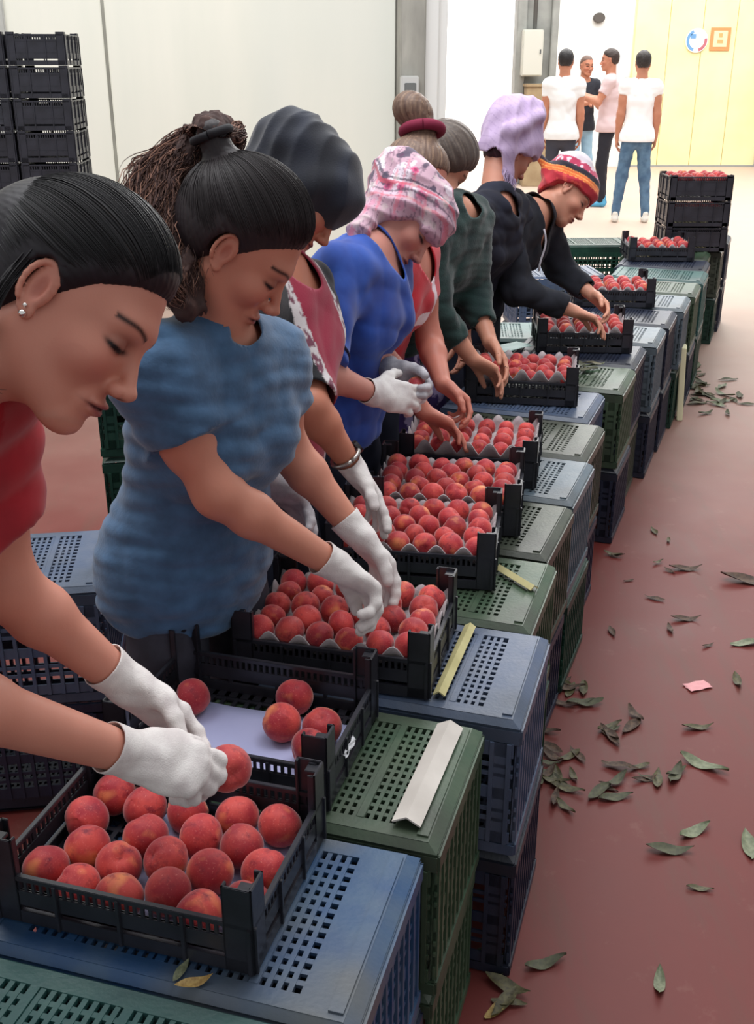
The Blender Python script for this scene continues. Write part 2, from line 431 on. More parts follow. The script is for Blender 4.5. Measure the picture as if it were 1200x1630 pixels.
class Person:
    def __init__(p, label, sp, cat='person', group=None):
        p.sp = sp; p.A = {k: np.array(v, float) for k, v in sp.items() if isinstance(v, (tuple, list)) and len(v) == 3 and not isinstance(v[0], (tuple, str))}
        a = p.A; p.scale = sp.get('s', 1.0)
        p.C = (a['Ls']+a['Rs'])/2; p.P = a['P']
        p.Aup = unit(p.C-p.P); S = a['Ls']-a['Rs']; p.S = unit(S-p.Aup*np.dot(S, p.Aup)); p.Fr = np.cross(p.S, p.Aup)
        p.F, p.U, p.R = head_frame(sp); p.O = a['O']
        p.root = empty('person', (p.P[0], p.P[1], 0.0)); tag(p.root, label, cat, group)
        p.o = np.array([p.P[0], p.P[1], 0.0])
        p.Mt = np.array([p.S, p.Aup, p.Fr]); p.male = sp.get('male', False)
    def put(p, name, P, F, m, C=None, label=None, solid=0, parent=None):
        me = np_mesh(name, P-p.o, F)
        if C is not None: paint(me, C)
        o = link_mesh(name, me, m, parent or p.root)
        if solid:
            md = o.modifiers.new('thickness', 'SOLIDIFY'); md.thickness = solid; md.offset = -1
        if label: o['label'] = label
        return o
    def torso(p, f, infl=0.0, k=0.05, lower=True):
        s = p.scale; L = np.linalg.norm(p.C-p.P); w = p.sp.get('w', 1.0)
        at = lambda t, fr=0.0, sd=0.0: p.P+p.Aup*(L*t)+p.Fr*fr+p.S*sd
        sk = 0.84 if infl == 0 else 1.0
        if lower: f.ell(at(-0.05, -0.01), (0.165*w*sk, 0.13*sk, 0.115*w*sk), p.Mt, k=k, infl=infl)
        f.ell(at(0.35), (0.130*w, 0.16, 0.095*w), p.Mt, k=k, infl=infl)
        f.ell(at(0.72), (0.145*w, 0.16, 0.105*w), p.Mt, k=k, infl=infl)
        if not p.male:
            for q in (1, -1): f.ell(at(0.70, 0.075, q*0.062), (0.055, 0.058, 0.052), p.Mt, k=0.05, infl=infl)
        a = p.A
        f.cone(a['Rs'], a['Ls'], 0.056, 0.056, k=k, infl=infl)
        f.ell(at(0.93), (0.13*w, 0.07, 0.075), p.Mt, k=k, infl=infl)
        nb = p.C+p.Aup*0.055
        for q in ('Rs', 'Ls'): f.cone(a[q]*0.8+p.C*0.2+p.Aup*0.02, nb, 0.032, 0.04, k=0.04, infl=infl)
    def neckpts(p): return p.C+p.Aup*0.02, p.O-p.U*0.055*p.scale-p.F*0.022*p.scale
    def neck(p, f, infl=0.0):
        n0, n1 = p.neckpts(); r = 0.058 if p.male else 0.050
        f.cone(n0, n1, r+0.006, r, k=0.03, infl=infl)
    def arm(p, f, q, infl=0.0, upto=None, k=0.02):
        a = p.A; s, e, w = a[q+'s'], a[q+'e'], a[q+'w']; g = 1.15 if p.male else 1.0
        f.cone(s, e, 0.047*g, 0.037*g, k=0.03, infl=infl)
        f.ell((s*0.55+e*0.45), (0.045*g, 0.045*g, 0.07), k=0.03, infl=infl)
        m = e*0.72+w*0.28; D = unit(a.get(q+'D', w-e)); N = a.get(q+'N', np.array([0, 0, -1.]))
        f.cone(e, m, 0.036*g, 0.039*g, k=0.03, infl=infl)
        f.cone(m, w, 0.037*g, 0.0245*g, k=0.02, infl=infl)
        f.cone(w, w+D*0.025, 0.024*g, 0.021*g, flat=N, ff=1.2, k=0.01, infl=infl)
    def hand(p, f, q, infl=0.0, kk=0.006):
        h = p.sp[q+'h']
        hand_ops(f, p.A[q+'w'], p.A[q+'D'], p.A[q+'N'], q, s=h.get('s', 0.97), curl=h.get('curl', (30,30,35,40)), thumb=h.get('thumb', (35,25)),
                 spread=h.get('spread', 6), infl=infl, kk=kk, curl2=h.get('curl2'))
    def body(p, res=0.005, hres=0.0026, skin=(196, 132, 108), bare=(), m=None):
        f = Fld(); p.torso(f); p.neck(f)
        for q in 'RL':
            p.arm(f, q)
            if q in bare: p.hand(f, q)
        head_ops(f, p.O, p.F, p.U, p.R, p.scale, p.male)
        n0, n1 = p.neckpts(); c = n0*0.35+n1*0.65; nn = unit(n1-n0)
        out = []
        r = 0.15*p.scale
        P, F = f.nets(hres, p.O-r, p.O+r)
        cen = P[F].mean(1); near = np.linalg.norm(cen-p.O, axis=1) < 0.128*p.scale
        hd = near; P1, F1, _ = compact(P, F[hd]); out.append((P1, F1))
        hands = []
        P, F = f.nets(res)
        cen = P[F].mean(1); keep = np.linalg.norm(cen-p.O, axis=1) > 0.128*p.scale-res*0.9
        for q in bare:
            hc = p.A[q+'w']+unit(p.A[q+'D'])*0.09; rr = 0.115
            hr = max(0.0028, hres)
            P2, F2 = f.nets(hr, hc-rr-0.01, hc+rr+0.01)
            c2 = P2[F2].mean(1); k2 = np.linalg.norm(c2-hc, axis=1) < rr
            for q2 in 'RL':     # keep only this hand's own piece
                if q2 != q: k2 &= ~((np.linalg.norm(c2-(p.A[q2+'w']+unit(p.A[q2+'D'])*0.09), axis=1) < np.linalg.norm(c2-hc, axis=1)) & (q2 in bare))
            P3, F3, _ = compact(P2, F2[k2]); out.append((P3, F3))
            keep &= np.linalg.norm(cen-hc, axis=1) > rr-res*0.9
        P4, F4, _ = compact(P, F[keep]); out.append((P4, F4))
        Ps = np.concatenate([o[0] for o in out]); n = 0; Fs = []
        for o in out: Fs.append(o[1]+n); n += len(o[0])
        Fs = np.concatenate(Fs)
        C = skin_paint(Ps, None, p.O, p.F, p.U, p.R, p.scale, skin, p.male)
        p.bodyobj = p.put('body', Ps, Fs, m or SKIN, C)
        return p.bodyobj
    def glove(p, q, res=0.0024, cuff=0.05, m=None, label=None, infl=0.0022):
        f = Fld(); a = p.A; w, e = a[q+'w'], a[q+'e']; d = unit(w-e)
        p.hand(f, q, infl=infl, kk=0.012)
        D = unit(a[q+'D']); N = a[q+'N']
        f.cone(w-d*(cuff+0.02), w, 0.034, 0.0285, k=0.012); f.cone(w, w+D*0.03, 0.027, 0.026, flat=N, ff=1.15, k=0.012)
        f.disp(wob(11, 130, 0.0008, 5)); f.disp(wob(5, 55, 0.0012, 4, True))
        f.plane(w-d*cuff, -d)
        P, F = f.nets(res); P = relax(P, F, 1, 0.4)
        cen = P[F].mean(1); keep = ((cen-(w-d*cuff))@(-d)) < -res*0.7
        P, F, _ = compact(P, F[keep]); P = smooth_rim(P, F, 6)
        return p.put('glove', P, F, m or GLOVE, label=label, solid=0.0015)
    def shirt(p, m, infl=0.010, slv=0.62, slr=0.062, res=0.006, hem=0.10, neck=0.080, folds=0.004, name='shirt', seed=3, neckfr=0.03, painter=None, slv_infl=None, label=None, low=True, ff=22, neckup=0.055):
        f = Fld(); p.torso(f, infl); a = p.A; caps = []; w_ = p.sp.get('w', 1.0)
        f.ell(p.P-p.Aup*0.06-p.Fr*0.01, (0.160*w_, 0.25, 0.124), p.Mt, k=0.05, infl=infl)
        for q in 'RL':
            s, e, w = a[q+'s'], a[q+'e'], a[q+'w']
            if slv <= 0: continue
            if slv <= 1.0:
                end = s+(e-s)*slv; d = unit(e-s)
                f.capcone(s, end, slr, slr*0.94, k=0.04)
            else:
                end = e+(w-e)*(slv-1); d = unit(w-e)
                f.cone(s, e, slr, slr*0.86, k=0.04); f.capcone(e, end, slr*0.86, slr*0.62, k=0.02)
            caps.append((end, d, slr*1.25))
        f.disp(wob(seed, ff, folds, 5, True, (1, 1, 2.2)))
        f.disp(wob(seed+3, ff*2.4, folds*0.35, 4))
        nb = p.C+p.Aup*neckup+p.Fr*neckfr
        n0, n1 = p.neckpts(); nd = unit(n1-n0)
        Mn = np.array([p.S, nd, np.cross(p.S, nd)])
        nr = np.array([neck, neck*0.8, neck*1.0])
        f.ell(nb, nr, Mn, 's', 0.0)
        f.plane(p.P-p.Aup*hem, -p.Aup)
        P, F = f.nets(res)
        cen = P[F].mean(1); keep = ((cen-(p.P-p.Aup*hem))@(-p.Aup)) < -res*0.6
        q_ = (cen-nb)@Mn.T
        k0 = np.linalg.norm(q_/nr, axis=1); k1 = np.linalg.norm(q_/nr**2, axis=1); keep &= np.abs(k0*(k0-1)/k1) > res*0.6
        keep &= k0 > 1.0
        fn_ = np.cross(P[F[:, 2]]-P[F[:, 0]], P[F[:, 3]]-P[F[:, 1]]); fn_ /= np.linalg.norm(fn_, axis=1)[:, None]+1e-12
        for c, d, r in caps:
            t = (cen-c)@d; keep &= ~((np.abs(t) < res*0.6) & (np.linalg.norm(cen-c, axis=1) < r) & (np.abs(fn_@d) > 0.75))
        P, F, _ = compact(P, F[keep]); P = smooth_rim(P, F)
        C = painter(p, P) if painter else None
        return p.put(name, P, F, m, C, solid=0.003, label=label)
    def trousers(p, m, res=0.012, stance=0.11, back=0.0, label=None, infl=0.012, toes=None, shoe=None, knee=None, ms=None):
        f = Fld(); Fg = unit([p.Fr[0], p.Fr[1], 0]); Sg = unit([p.S[0], p.S[1], 0])
        f.ell(p.P-p.Aup*0.04-p.Fr*0.012, (0.150, 0.110, 0.096), p.Mt, k=0.05, infl=min(infl, 0.006))
        base = np.array([p.P[0], p.P[1], 0])-Fg*back
        for q in (1, -1):
            hip = p.P+Sg*q*0.085-np.array([0, 0, 0.05]); ank = base+Sg*q*stance+np.array([0, 0, 0.085])
            kn = hip*0.5+ank*0.5+Fg*0.03
            f.cone(hip-np.array([0, 0, 0.04]), kn, 0.076+infl*0.5, 0.06+infl*0.5, k=0.04); f.cone(kn, ank, 0.058+infl*0.5, 0.043+infl*0.5, k=0.03)
            fs = Fld(); c = ank+np.array([0, 0, -0.045])
            fs.cone(c-Fg*0.03+[0,0,-0.002], c+Fg*0.13+[0,0,-0.012], 0.038, 0.030, k=0.02); fs.cone(c-Fg*0.02+[0,0,0.06], c-Fg*0.01, 0.036, 0.038, k=0.02)
            z0 = 0.003
            fs.plane((0, 0, z0), (0, 0, -1)); Ps, Fs = fs.nets(0.009); p.put('shoe', Ps, Fs, ms or SHOE)
        f.disp(wob(8, 25, 0.004, 5, True))
        P, F = f.nets(res); return p.put('trousers', P, F, m, label=label)
    def loc(p, P):
        Q = (P-p.O)/p.scale; return Q@p.R, Q@p.F, Q@p.U
    def hair(p, m, infl=0.008, line=None, pole=(0, -1, 0.15), base=(34, 24, 26), hi=(70, 52, 48), res=0.0032, ear=True, short=False, name='hair', extra=None, band=None, label=None, amp=0.0012, nst=46, taper=0.013):
        f = Fld(); O, F_, U, R = p.O, p.F, p.U, p.R; s = p.scale; M = np.array([R, F_, U])
        L = lambda r, y, z: O+R*r*s+F_*y*s+U*z*s
        f.ell(L(0, -0.012, 0.030), np.array((0.073, 0.093, 0.085))*s, M, infl=infl)
        f.ell(L(0, -0.045, -0.015), np.array((0.060, 0.055, 0.075))*s, M, infl=infl*0.7, k=0.02)
        line = line or ([-.13, -.036, -.028, .0, .010, .03, .06, .085, .12], [-.078, -.078, -.055, -.012, .004, .032, .058, .070, .072])
        O32 = V3(O)
        def cut(x, y, z):
            dx, dy, dz = x-O32[0], y-O32[1], z-O32[2]
            yy = (dx*F_[0]+dy*F_[1]+dz*F_[2])/s; zz = (dx*U[0]+dy*U[1]+dz*U[2])/s
            return ((np.interp(yy, line[0], line[1])-zz)*0.6*s).astype(np.float32)
        f.disp(lambda x, y, z: (max(0, infl-0.0015)*np.exp(np.minimum(cut(x, y, z), 0)/taper)).astype(np.float32))
        f.add(cut, [-9e3]*3, [9e3]*3, 'i', 0)
        if ear:
            for q in (1, -1): f.ell(L(q*0.084, -0.012, -0.012), np.array((0.022, 0.021, 0.036))*s, M, 's', 0.004)
        if extra: extra(f, L, M)
        pole = unit(pole); e1 = unit(np.cross(pole, [1, 0, 0])); e2 = np.cross(pole, e1)
        def loc3(x, y, z):
            dx, dy, dz = x-O32[0], y-O32[1], z-O32[2]
            return [(dx*B[0]+dy*B[1]+dz*B[2])/s for B in (R, F_, U)]
        def phi(r, y, z):
            u = e1[0]*r+e1[1]*y+e1[2]*z; v = e2[0]*r+e2[1]*y+e2[2]*z
            return np.arctan2(u, v), pole[0]*r+pole[1]*y+pole[2]*z
        def grooves(x, y, z):
            r, y_, z_ = loc3(x, y, z); ph, t = phi(r, y_, z_)
            return (amp*(np.sin(ph*nst+3*np.sin(t*22+ph*3))+0.6*np.sin(ph*nst*2.3+5+t*30))).astype(np.float32)
        f.disp(grooves)
        P, F = f.nets(res*1.0)
        r, y, z = p.loc(P); ph, t = phi(r, y, z)
        w = 0.5+0.5*np.sin(ph*nst*1.3+2*np.sin(t*25)+1.7)*np.sin(ph*nst*0.37+t*12)
        w = (0.25*w+0.75*np.clip(nz3(ph*17, ph*41+t*9, t*6)*0.9, 0, 1)**1.5)[:, None]
        C = np.array(lin(base))*(1-w)+np.array(lin(hi))*w
        if band: C = band(r, y, z, C)
        return p.put(name, P, F, m, C, label=label)
    def scarf(p, m, painter, parts, infl=0.016, line=None, name='headscarf', res=0.004, fold=0.004, ffreq=70, label=None, folddir=(0.2, 0.5, 1), seed=2, hide_ear=True, tie=None):
        """cloth wound round the head: parts(f, L, M) adds knots, tails and drapes"""
        f = Fld(); O, F_, U, R = p.O, p.F, p.U, p.R; s = p.scale; M = np.array([R, F_, U]); O32 = V3(O)
        L = lambda r, y, z: O+R*r*s+F_*y*s+U*z*s
        f.ell(L(0, -0.014, 0.032), np.array((0.074, 0.094, 0.086))*s, M, infl=infl)
        f.ell(L(0, -0.040, -0.015), np.array((0.066, 0.060, 0.080))*s, M, infl=infl*0.7, k=0.03)
        if hide_ear:
            for q in (1, -1): f.ell(L(q*0.062, -0.012, -0.012), np.array((0.036, 0.040, 0.048))*s, M, k=0.03)
        line = line or ([-.13, -.05, -.03, .0, .02, .05, .085, .13], [-.10, -.09, -.07, -.04, -.01, .025, .040, .042])
        def cut(x, y, z):
            dx, dy, dz = x-O32[0], y-O32[1], z-O32[2]
            yy = (dx*F_[0]+dy*F_[1]+dz*F_[2])/s; zz = (dx*U[0]+dy*U[1]+dz*U[2])/s
            return ((np.interp(yy, line[0], line[1])-zz)*0.6*s).astype(np.float32)
        f.add(cut, [-9e3]*3, [9e3]*3, 'i', 0)
        if parts: parts(f, L, M)
        fd = unit(folddir)
        def folds(x, y, z):
            dx, dy, dz = x-O32[0], y-O32[1], z-O32[2]
            r, y_, z_ = [(dx*B[0]+dy*B[1]+dz*B[2])/s for B in (R, F_, U)]
            t = fd[0]*np.abs(r)+fd[1]*y_+fd[2]*z_
            return (fold*(np.abs(np.sin(t*ffreq+1.5*np.sin(r*25+y_*14)))-0.5)).astype(np.float32)
        f.disp(folds); f.disp(wob(seed, 60, fold*0.4, 4))
        P, F = f.nets(res); r, y, z = p.loc(P)
        return p.put(name, P, F, m, painter(r, y, z), label=label)

def curve_tubes(name, strands, r, m, parent, o, seg=3, label=None, kind=None, cols=None):
    """many thin tapered tubes -> one mesh"""
    V = []; F = []; C = []; n = 0
    for si, P in enumerate(strands):
        P = np.array(P); k = len(P); d = np.gradient(P, axis=0); d /= np.linalg.norm(d, axis=1)[:, None]+1e-9
        a = np.cross(d, [0.3, 0.5, 0.81]); a /= np.linalg.norm(a, axis=1)[:, None]+1e-9; b = np.cross(d, a)
        rr = (r*np.minimum(1, 1.6*(1-np.linspace(0, 1, k)**3)+0.1))[:, None]
        for j in range(seg):
            t = 2*math.pi*j/seg; V.append(P+a*rr*math.cos(t)+b*rr*math.sin(t))
        i = np.arange(k-1)
        for j in range(seg):
            j2 = (j+1) % seg
            F.append(np.stack([n+j*k+i, n+j*k+i+1, n+j2*k+i+1, n+j2*k+i], 1))
        if cols is not None: C.append(np.tile(cols[si], (k*seg, 1)))
        n += k*seg
    me = np_mesh(name, np.concatenate(V)-o, np.concatenate(F))
    if cols is not None: paint(me, np.concatenate(C))
    ob = link_mesh(name, me, m, parent)
    if label: ob['label'] = label
    if kind: ob['kind'] = kind
    return ob


# ------------------------------------------------------------------ the hall
def structure(name, mb, m, bevel=0.0, label=None):
    o = mb.build(name, m, bevel=bevel); o['kind'] = 'structure'
    if label: o['label'] = label
    return o

# painted floor: worn red resin, far-end brightness painted in as paler colour
mf = bpy.data.materials.new('red_resin_floor'); mf.use_nodes = True; t = mf.node_tree; b = t.nodes['Principled BSDF']
tc = t.nodes.new('ShaderNodeTexCoord')
def nznode(scale, det=6, rough=0.6, vec=None):
    n = t.nodes.new('ShaderNodeTexNoise'); n.inputs['Scale'].default_value = scale; n.inputs['Detail'].default_value = det
    n.inputs['Roughness'].default_value = rough; t.links.new(vec or tc.outputs['Object'], n.inputs['Vector']); return n
def ramp(src, a, b_):
    r = t.nodes.new('ShaderNodeMapRange'); r.inputs[1].default_value = a; r.inputs[2].default_value = b_; t.links.new(src, r.inputs[0]); return r.outputs[0]
def mixn(fac, a, c):
    m = t.nodes.new('ShaderNodeMix'); m.data_type = 'RGBA'; t.links.new(fac, m.inputs[0])
    if isinstance(a, tuple): m.inputs[6].default_value = lin(a)+(1,)
    else: t.links.new(a, m.inputs[6])
    m.inputs[7].default_value = lin(c)+(1,); return m.outputs[2]
mp = t.nodes.new('ShaderNodeMapping'); mp.inputs['Scale'].default_value = (3, 0.6, 1); mp.inputs['Rotation'].default_value = (0, 0, R_(20)); t.links.new(tc.outputs['Object'], mp.inputs['Vector'])
c0 = mixn(ramp(nznode(0.8).outputs[0], 0.38, 0.65), (100, 38, 34), (114, 52, 48))
c1 = mixn(ramp(nznode(2.2, 8, 0.7, mp.outputs[0]).outputs[0], 0.50, 0.75), c0, (94, 54, 46))
c2 = mixn(ramp(nznode(9, 8, 0.7).outputs[0], 0.60, 0.80), c1, (124, 78, 70))
sep = t.nodes.new('ShaderNodeSeparateXYZ'); t.links.new(tc.outputs['Object'], sep.inputs[0])
wn = nznode(0.9, 4); ad = t.nodes.new('ShaderNodeMath'); ad.operation = 'MULTIPLY_ADD'; ad.inputs[1].default_value = 2.0
t.links.new(wn.outputs[0], ad.inputs[0]); t.links.new(sep.outputs[1], ad.inputs[2])
c3 = mixn(ramp(ad.outputs[0], 4.6, 10.0), c2, (196, 172, 156))   # bright far-end light put into the colour, paler with distance
t.links.new(c3, b.inputs['Base Color'])
rr = t.nodes.new('ShaderNodeMapRange'); rr.inputs[3].default_value = 0.42; rr.inputs[4].default_value = 0.65; b.inputs['Specular IOR Level'].default_value = 0.35; t.links.new(nznode(1.6).outputs[0], rr.inputs[0]); t.links.new(rr.outputs[0], b.inputs['Roughness'])
bp = t.nodes.new('ShaderNodeBump'); bp.inputs['Strength'].default_value = 0.12; bp.inputs['Distance'].default_value = 0.003
t.links.new(nznode(14).outputs[0], bp.inputs['Height']); t.links.new(bp.outputs[0], b.inputs['Normal'])
structure('floor', MB().box(-12, 14, -4, 26, -0.2, 0.0), mf, label='worn red resin floor')

CONC = mat('cream_concrete', (236, 234, 220), rough=0.9, noise=(228, 228, 214), scale=3, noise2=(222, 224, 214), bump=0.1, bscale=8, stretch=(1, 1, 0.15))
GREYC = mat('grey_concrete', (176, 174, 164), rough=0.9, noise=(150, 148, 140), scale=8, noise2=(128, 126, 118), stretch=(1, 1, 0.3), bump=0.2, bscale=12)
# near-left concrete wall: a row of precast panels in one plane, column and white post at its end
A0 = Vector((-1.92, 8.25, 0)); wdv = Vector((2.36, 0.62, 0)); wn_ = wdv.normalized(); ang = math.atan2(wn_.y, wn_.x)
wall = empty('wall_left', (A0.x, A0.y, 0), ang); wall['kind'] = 'structure'; wall['label'] = 'cream precast concrete wall'
for k in range(-4, 1):
    x0 = k*2.14
    mb = MB(); mb.box(x0+0.012, x0+2.14-0.012, 0.0, 0.18, 0, 6.5); o = mb.build('concrete_panel', CONC, wall, bevel=0.006)
mb = MB(); mb.box(-8.56, 2.14, 0.03, 0.17, 0, 6.5); mb.build('panel_joint', GREYC, wall)
col = MB(); col.box(-1.0, -0.66, -0.05, 0.0, 0, 6.5); o = col.build('pilaster', mat('pale_grey_concrete', (188, 188, 180), rough=0.9, noise=(172, 172, 166), scale=6), wall, bevel=0.01)
mb = MB(); mb.box(2.14, 2.34, -0.10, 0.3, 0, 6.5); o = mb.build('column', GREYC, wall, bevel=0.01); o['label'] = 'stained grey concrete column'
mb = MB(); mb.box(2.34, 2.46, -0.04, 0.3, 0, 6.5); mb.box(2.46, 2.54, 0.0, 0.3, 0, 6.5); o = mb.build('door_post', mat('off_white_paint', (226, 226, 222), rough=0.6), wall, bevel=0.008); o['label'] = 'off-white door post'
bx = empty('switch_box', tuple(A0+wn_*2.20+Vector((0.03, -0.11, 1.35))), ang)
tag(bx, 'small grey metal switch box on the stained column behind the bun', 'switch box')
mb = MB(); mb.box(-0.07, 0.07, -0.05, 0.0, 0, 0.26); mb.build('housing', mat('grey_enamel', (200, 200, 196), rough=0.4), bx, bevel=0.008)
mb = MB(); mb.box(-0.045, 0.045, -0.056, -0.05, 0.03, 0.21); mb.build('cover', mat('dark_grey_plastic', (110, 112, 110), rough=0.5), bx, bevel=0.003)

# far wall, with a bright loading gate, white plaster, and pale yellow sliding panel
WHITEW = mat('white_plaster', (238, 240, 238), rough=0.9, noise=(228, 230, 228), scale=3)
mb = MB(); mb.box(-12, 1.15, 19.9, 20.1, 0, 7); mb.box(1.15, 2.85, 19.9, 20.1, 4.5, 7); mb.box(2.85, 4.5, 19.9, 20.1, 0, 7); mb.box(6.9, 14, 19.9, 20.1, 0, 7); mb.box(4.5, 6.9, 20.05, 20.1, 0, 7)
structure('wall_back', mb, WHITEW, label='white plastered far wall')
YEL = mat('pale_yellow_paint', (250, 240, 178), rough=0.8, noise=(248, 240, 190), scale=1.5)
d = empty('door_1', (5.5, 19.82, 0)); d['kind'] = 'structure'; d['label'] = 'pale yellow sliding gate'
for k in range(4):
    mb = MB(); mb.box(-1.12+k*0.57, -1.12+k*0.57+0.562, 0, 0.06, 0.02, 3.6); mb.build('gate_panel', YEL, d, bevel=0.006)
mb = MB(); mb.box(-1.14, 1.18, 0.05, 0.09, 0, 3.62); mb.build('gate_backing', YEL, d)
mb = MB(); mb.box(-1.2, 1.2, -0.02, 0.10, -0.0, 0.03); mb.build('gate_track', mat('grey_steel', (170, 172, 172), rough=0.4, metal=0.3), d)
# invented white backdrop, added so the loading gate opening reads bright
structure('wall_backdrop', MB().box(-2, 8, 23.9, 24.1, 0, 6), mat('white_backdrop', (250, 250, 250), rough=0.9), label='white backdrop added behind the loading gate')
# grey steel column with control cabinet
mb = MB(); mb.box(2.02, 2.16, 16.9, 17.3, 0, 6.5); mb.box(2.16, 2.52, 16.98, 17.22, 0, 6.5); mb.box(2.52, 2.62, 16.9, 17.3, 0, 6.5)
structure('trim_1', mb, mat('grey_painted_steel', (160, 162, 158), rough=0.6, noise=(140, 142, 138), scale=4), bevel=0.01, label='grey H-section column')
mb = MB(); mb.tube([(2.27, 16.86, 2.15), (2.27, 16.86, 4.5)], 0.03, 8); tag(mb.build('cable_conduit', mat('dark_conduit', (96, 98, 98), rough=0.5), smooth=True), 'dark cable conduit running up the grey column', 'conduit')
cb = empty('control_cabinet', (2.24, 16.9, 1.52)); tag(cb, 'pale grey electrical cabinet mounted on the grey column', 'cabinet')
mb = MB(); mb.box(-0.15, 0.15, -0.16, 0, 0, 0.62); mb.build('housing', mat('pale_enamel', (206, 206, 196), rough=0.5), cb, bevel=0.012)
mb = MB(); mb.box(-0.135, 0.135, -0.172, -0.16, 0.015, 0.605); dr = mb.build('cabinet_door', mat('pale_enamel', (206, 206, 196)), cb, bevel=0.004)
mb = MB(); mb.box(0.10, 0.12, -0.182, -0.172, 0.30, 0.36); mb.build('latch', mat('dark_conduit', (96, 98, 98)), dr)
bb = MB(); bb.box(2.16, 2.50, 16.55, 16.88, 0, 1.38); bb.box(2.14, 2.52, 16.53, 16.88, 1.38, 1.42)
tag(bb.build('wooden_crate_stand', mat('brown_board', (170, 150, 118), rough=0.8, noise=(150, 128, 98), scale=6), bevel=0.005), 'tall brown board box standing against the grey column', 'box')
# pale steel post at right edge
mb = MB(); mb.box(6.66, 6.82, 19.0, 19.2, 0, 6); mb.box(6.60, 6.88, 18.95, 19.25, 1.0, 1.12); structure('trim_2', mb, mat('pale_steel', (205, 210, 208), rough=0.5), bevel=0.01, label='pale steel post')
# two round / square signs on the gate
def sign_round(x, z):
    e = empty('safety_sign', (x, 19.80, z)); tag(e, 'round white sign with blue marks, left of the two on the yellow gate', 'sign')
    mb = MB(); mb.prism([(0.19*math.cos(a), 0.19*math.sin(a)) for a in np.linspace(0, 6.2, 28)], 0, 0.012, Matrix.Rotation(R_(90), 4, 'X')); mb.build('sign_plate', mat('white_sign', (240, 244, 248), rough=0.5), e)
    mb = MB(); Mx = Matrix.Rotation(R_(90), 4, 'X')
    pts = [(0.175*math.cos(a), 0.175*math.sin(a)) for a in np.linspace(2.0, 4.4, 14)]+[(0.13*math.cos(a), 0.13*math.sin(a)) for a in np.linspace(4.4, 2.0, 14)]
    mb.prism(pts, 0.012, 0.018, Mx); mb.box(-0.11, -0.02, -0.018, -0.012, 0.03, 0.10); mb.build('blue_marks', mat('sign_blue', (110, 160, 210), rough=0.5), e)
    mb = MB(); pts = [(0.175*math.cos(a), 0.175*math.sin(a)) for a in np.linspace(-1.3, 0.2, 12)]+[(0.13*math.cos(a), 0.13*math.sin(a)) for a in np.linspace(0.2, -1.3, 12)]
    mb.prism(pts, 0.012, 0.018, Mx); mb.build('red_marks', mat('sign_red', (190, 110, 120), rough=0.5), e)
sign_round(5.42, 2.05)
e = empty('notice_sign', (5.82, 19.80, 2.07)); tag(e, 'square orange-bordered sign, right of the two on the yellow gate', 'sign')
mb = MB(); mb.box(-0.17, 0.17, 0, 0.012, -0.18, 0.18); mb.build('sign_plate', mat('orange_sign', (222, 150, 96), rough=0.5), e, bevel=0.003)
mb = MB(); mb.box(-0.115, 0.115, -0.006, 0.0, -0.12, 0.13); ip = mb.build('sign_panel', mat('cream_sign', (246, 226, 180), rough=0.5), e)
mb = MB(); mb.box(-0.03, 0.03, -0.012, -0.006, 0.03, 0.09); mb.box(-0.05, 0.05, -0.012, -0.006, -0.06, -0.01); mb.build('sign_symbol', mat('orange_symbol', (226, 170, 110), rough=0.5), ip)
for (x, z, r, lb) in ((3.75, 2.40, 0.10, 'dark round fitting high on the white far wall'), (4.30, 1.42, 0.05, 'small dark fitting on the far wall behind the men')):
    mb = MB(); mb.prism([(r*math.cos(a), r*0.8*math.sin(a)) for a in np.linspace(0, 5.9, 14)], 0, 0.08, Matrix.Translation((x, 19.9, z)) @ Matrix.Rotation(R_(90), 4, 'X'))
    tag(mb.build('wall_fitting', mat('dark_fitting', (88, 82, 78), rough=0.6), bevel=0.01), lb, 'fitting')

# ------------------------------------------------------------------ field crates turned upside down = the packing table
PL = {}
for nm, c, c2, c3 in (('blue', (42, 82, 128), (70, 100, 132), (104, 104, 100)), ('steel_blue', (84, 102, 134), (104, 116, 140), (66, 78, 96)), ('green', (62, 90, 66), (84, 104, 80), (60, 66, 54)), ('teal', (44, 98, 98), (66, 116, 110), (52, 76, 74)),
                  ('olive', (70, 78, 66), (88, 94, 80), (56, 58, 50)), ('dark_green', (22, 64, 52), (38, 78, 62), (24, 44, 38)), ('navy', (32, 40, 64), (50, 58, 80), (36, 38, 46)), ('pale_blue', (96, 114, 128), (116, 130, 140), (76, 84, 90))):
    PL[nm] = mat(nm+'_plastic', tuple(v*0.86 for v in c), rough=0.42, noise=tuple(v*0.86 for v in c2), noise2=tuple(v*0.86 for v in c3), scale=16, bump=0.15, bscale=120, stretch=(1, 1, 0.5))
CW, CD, CH = 0.500, 0.335, 0.300     # across the row, along the row, height
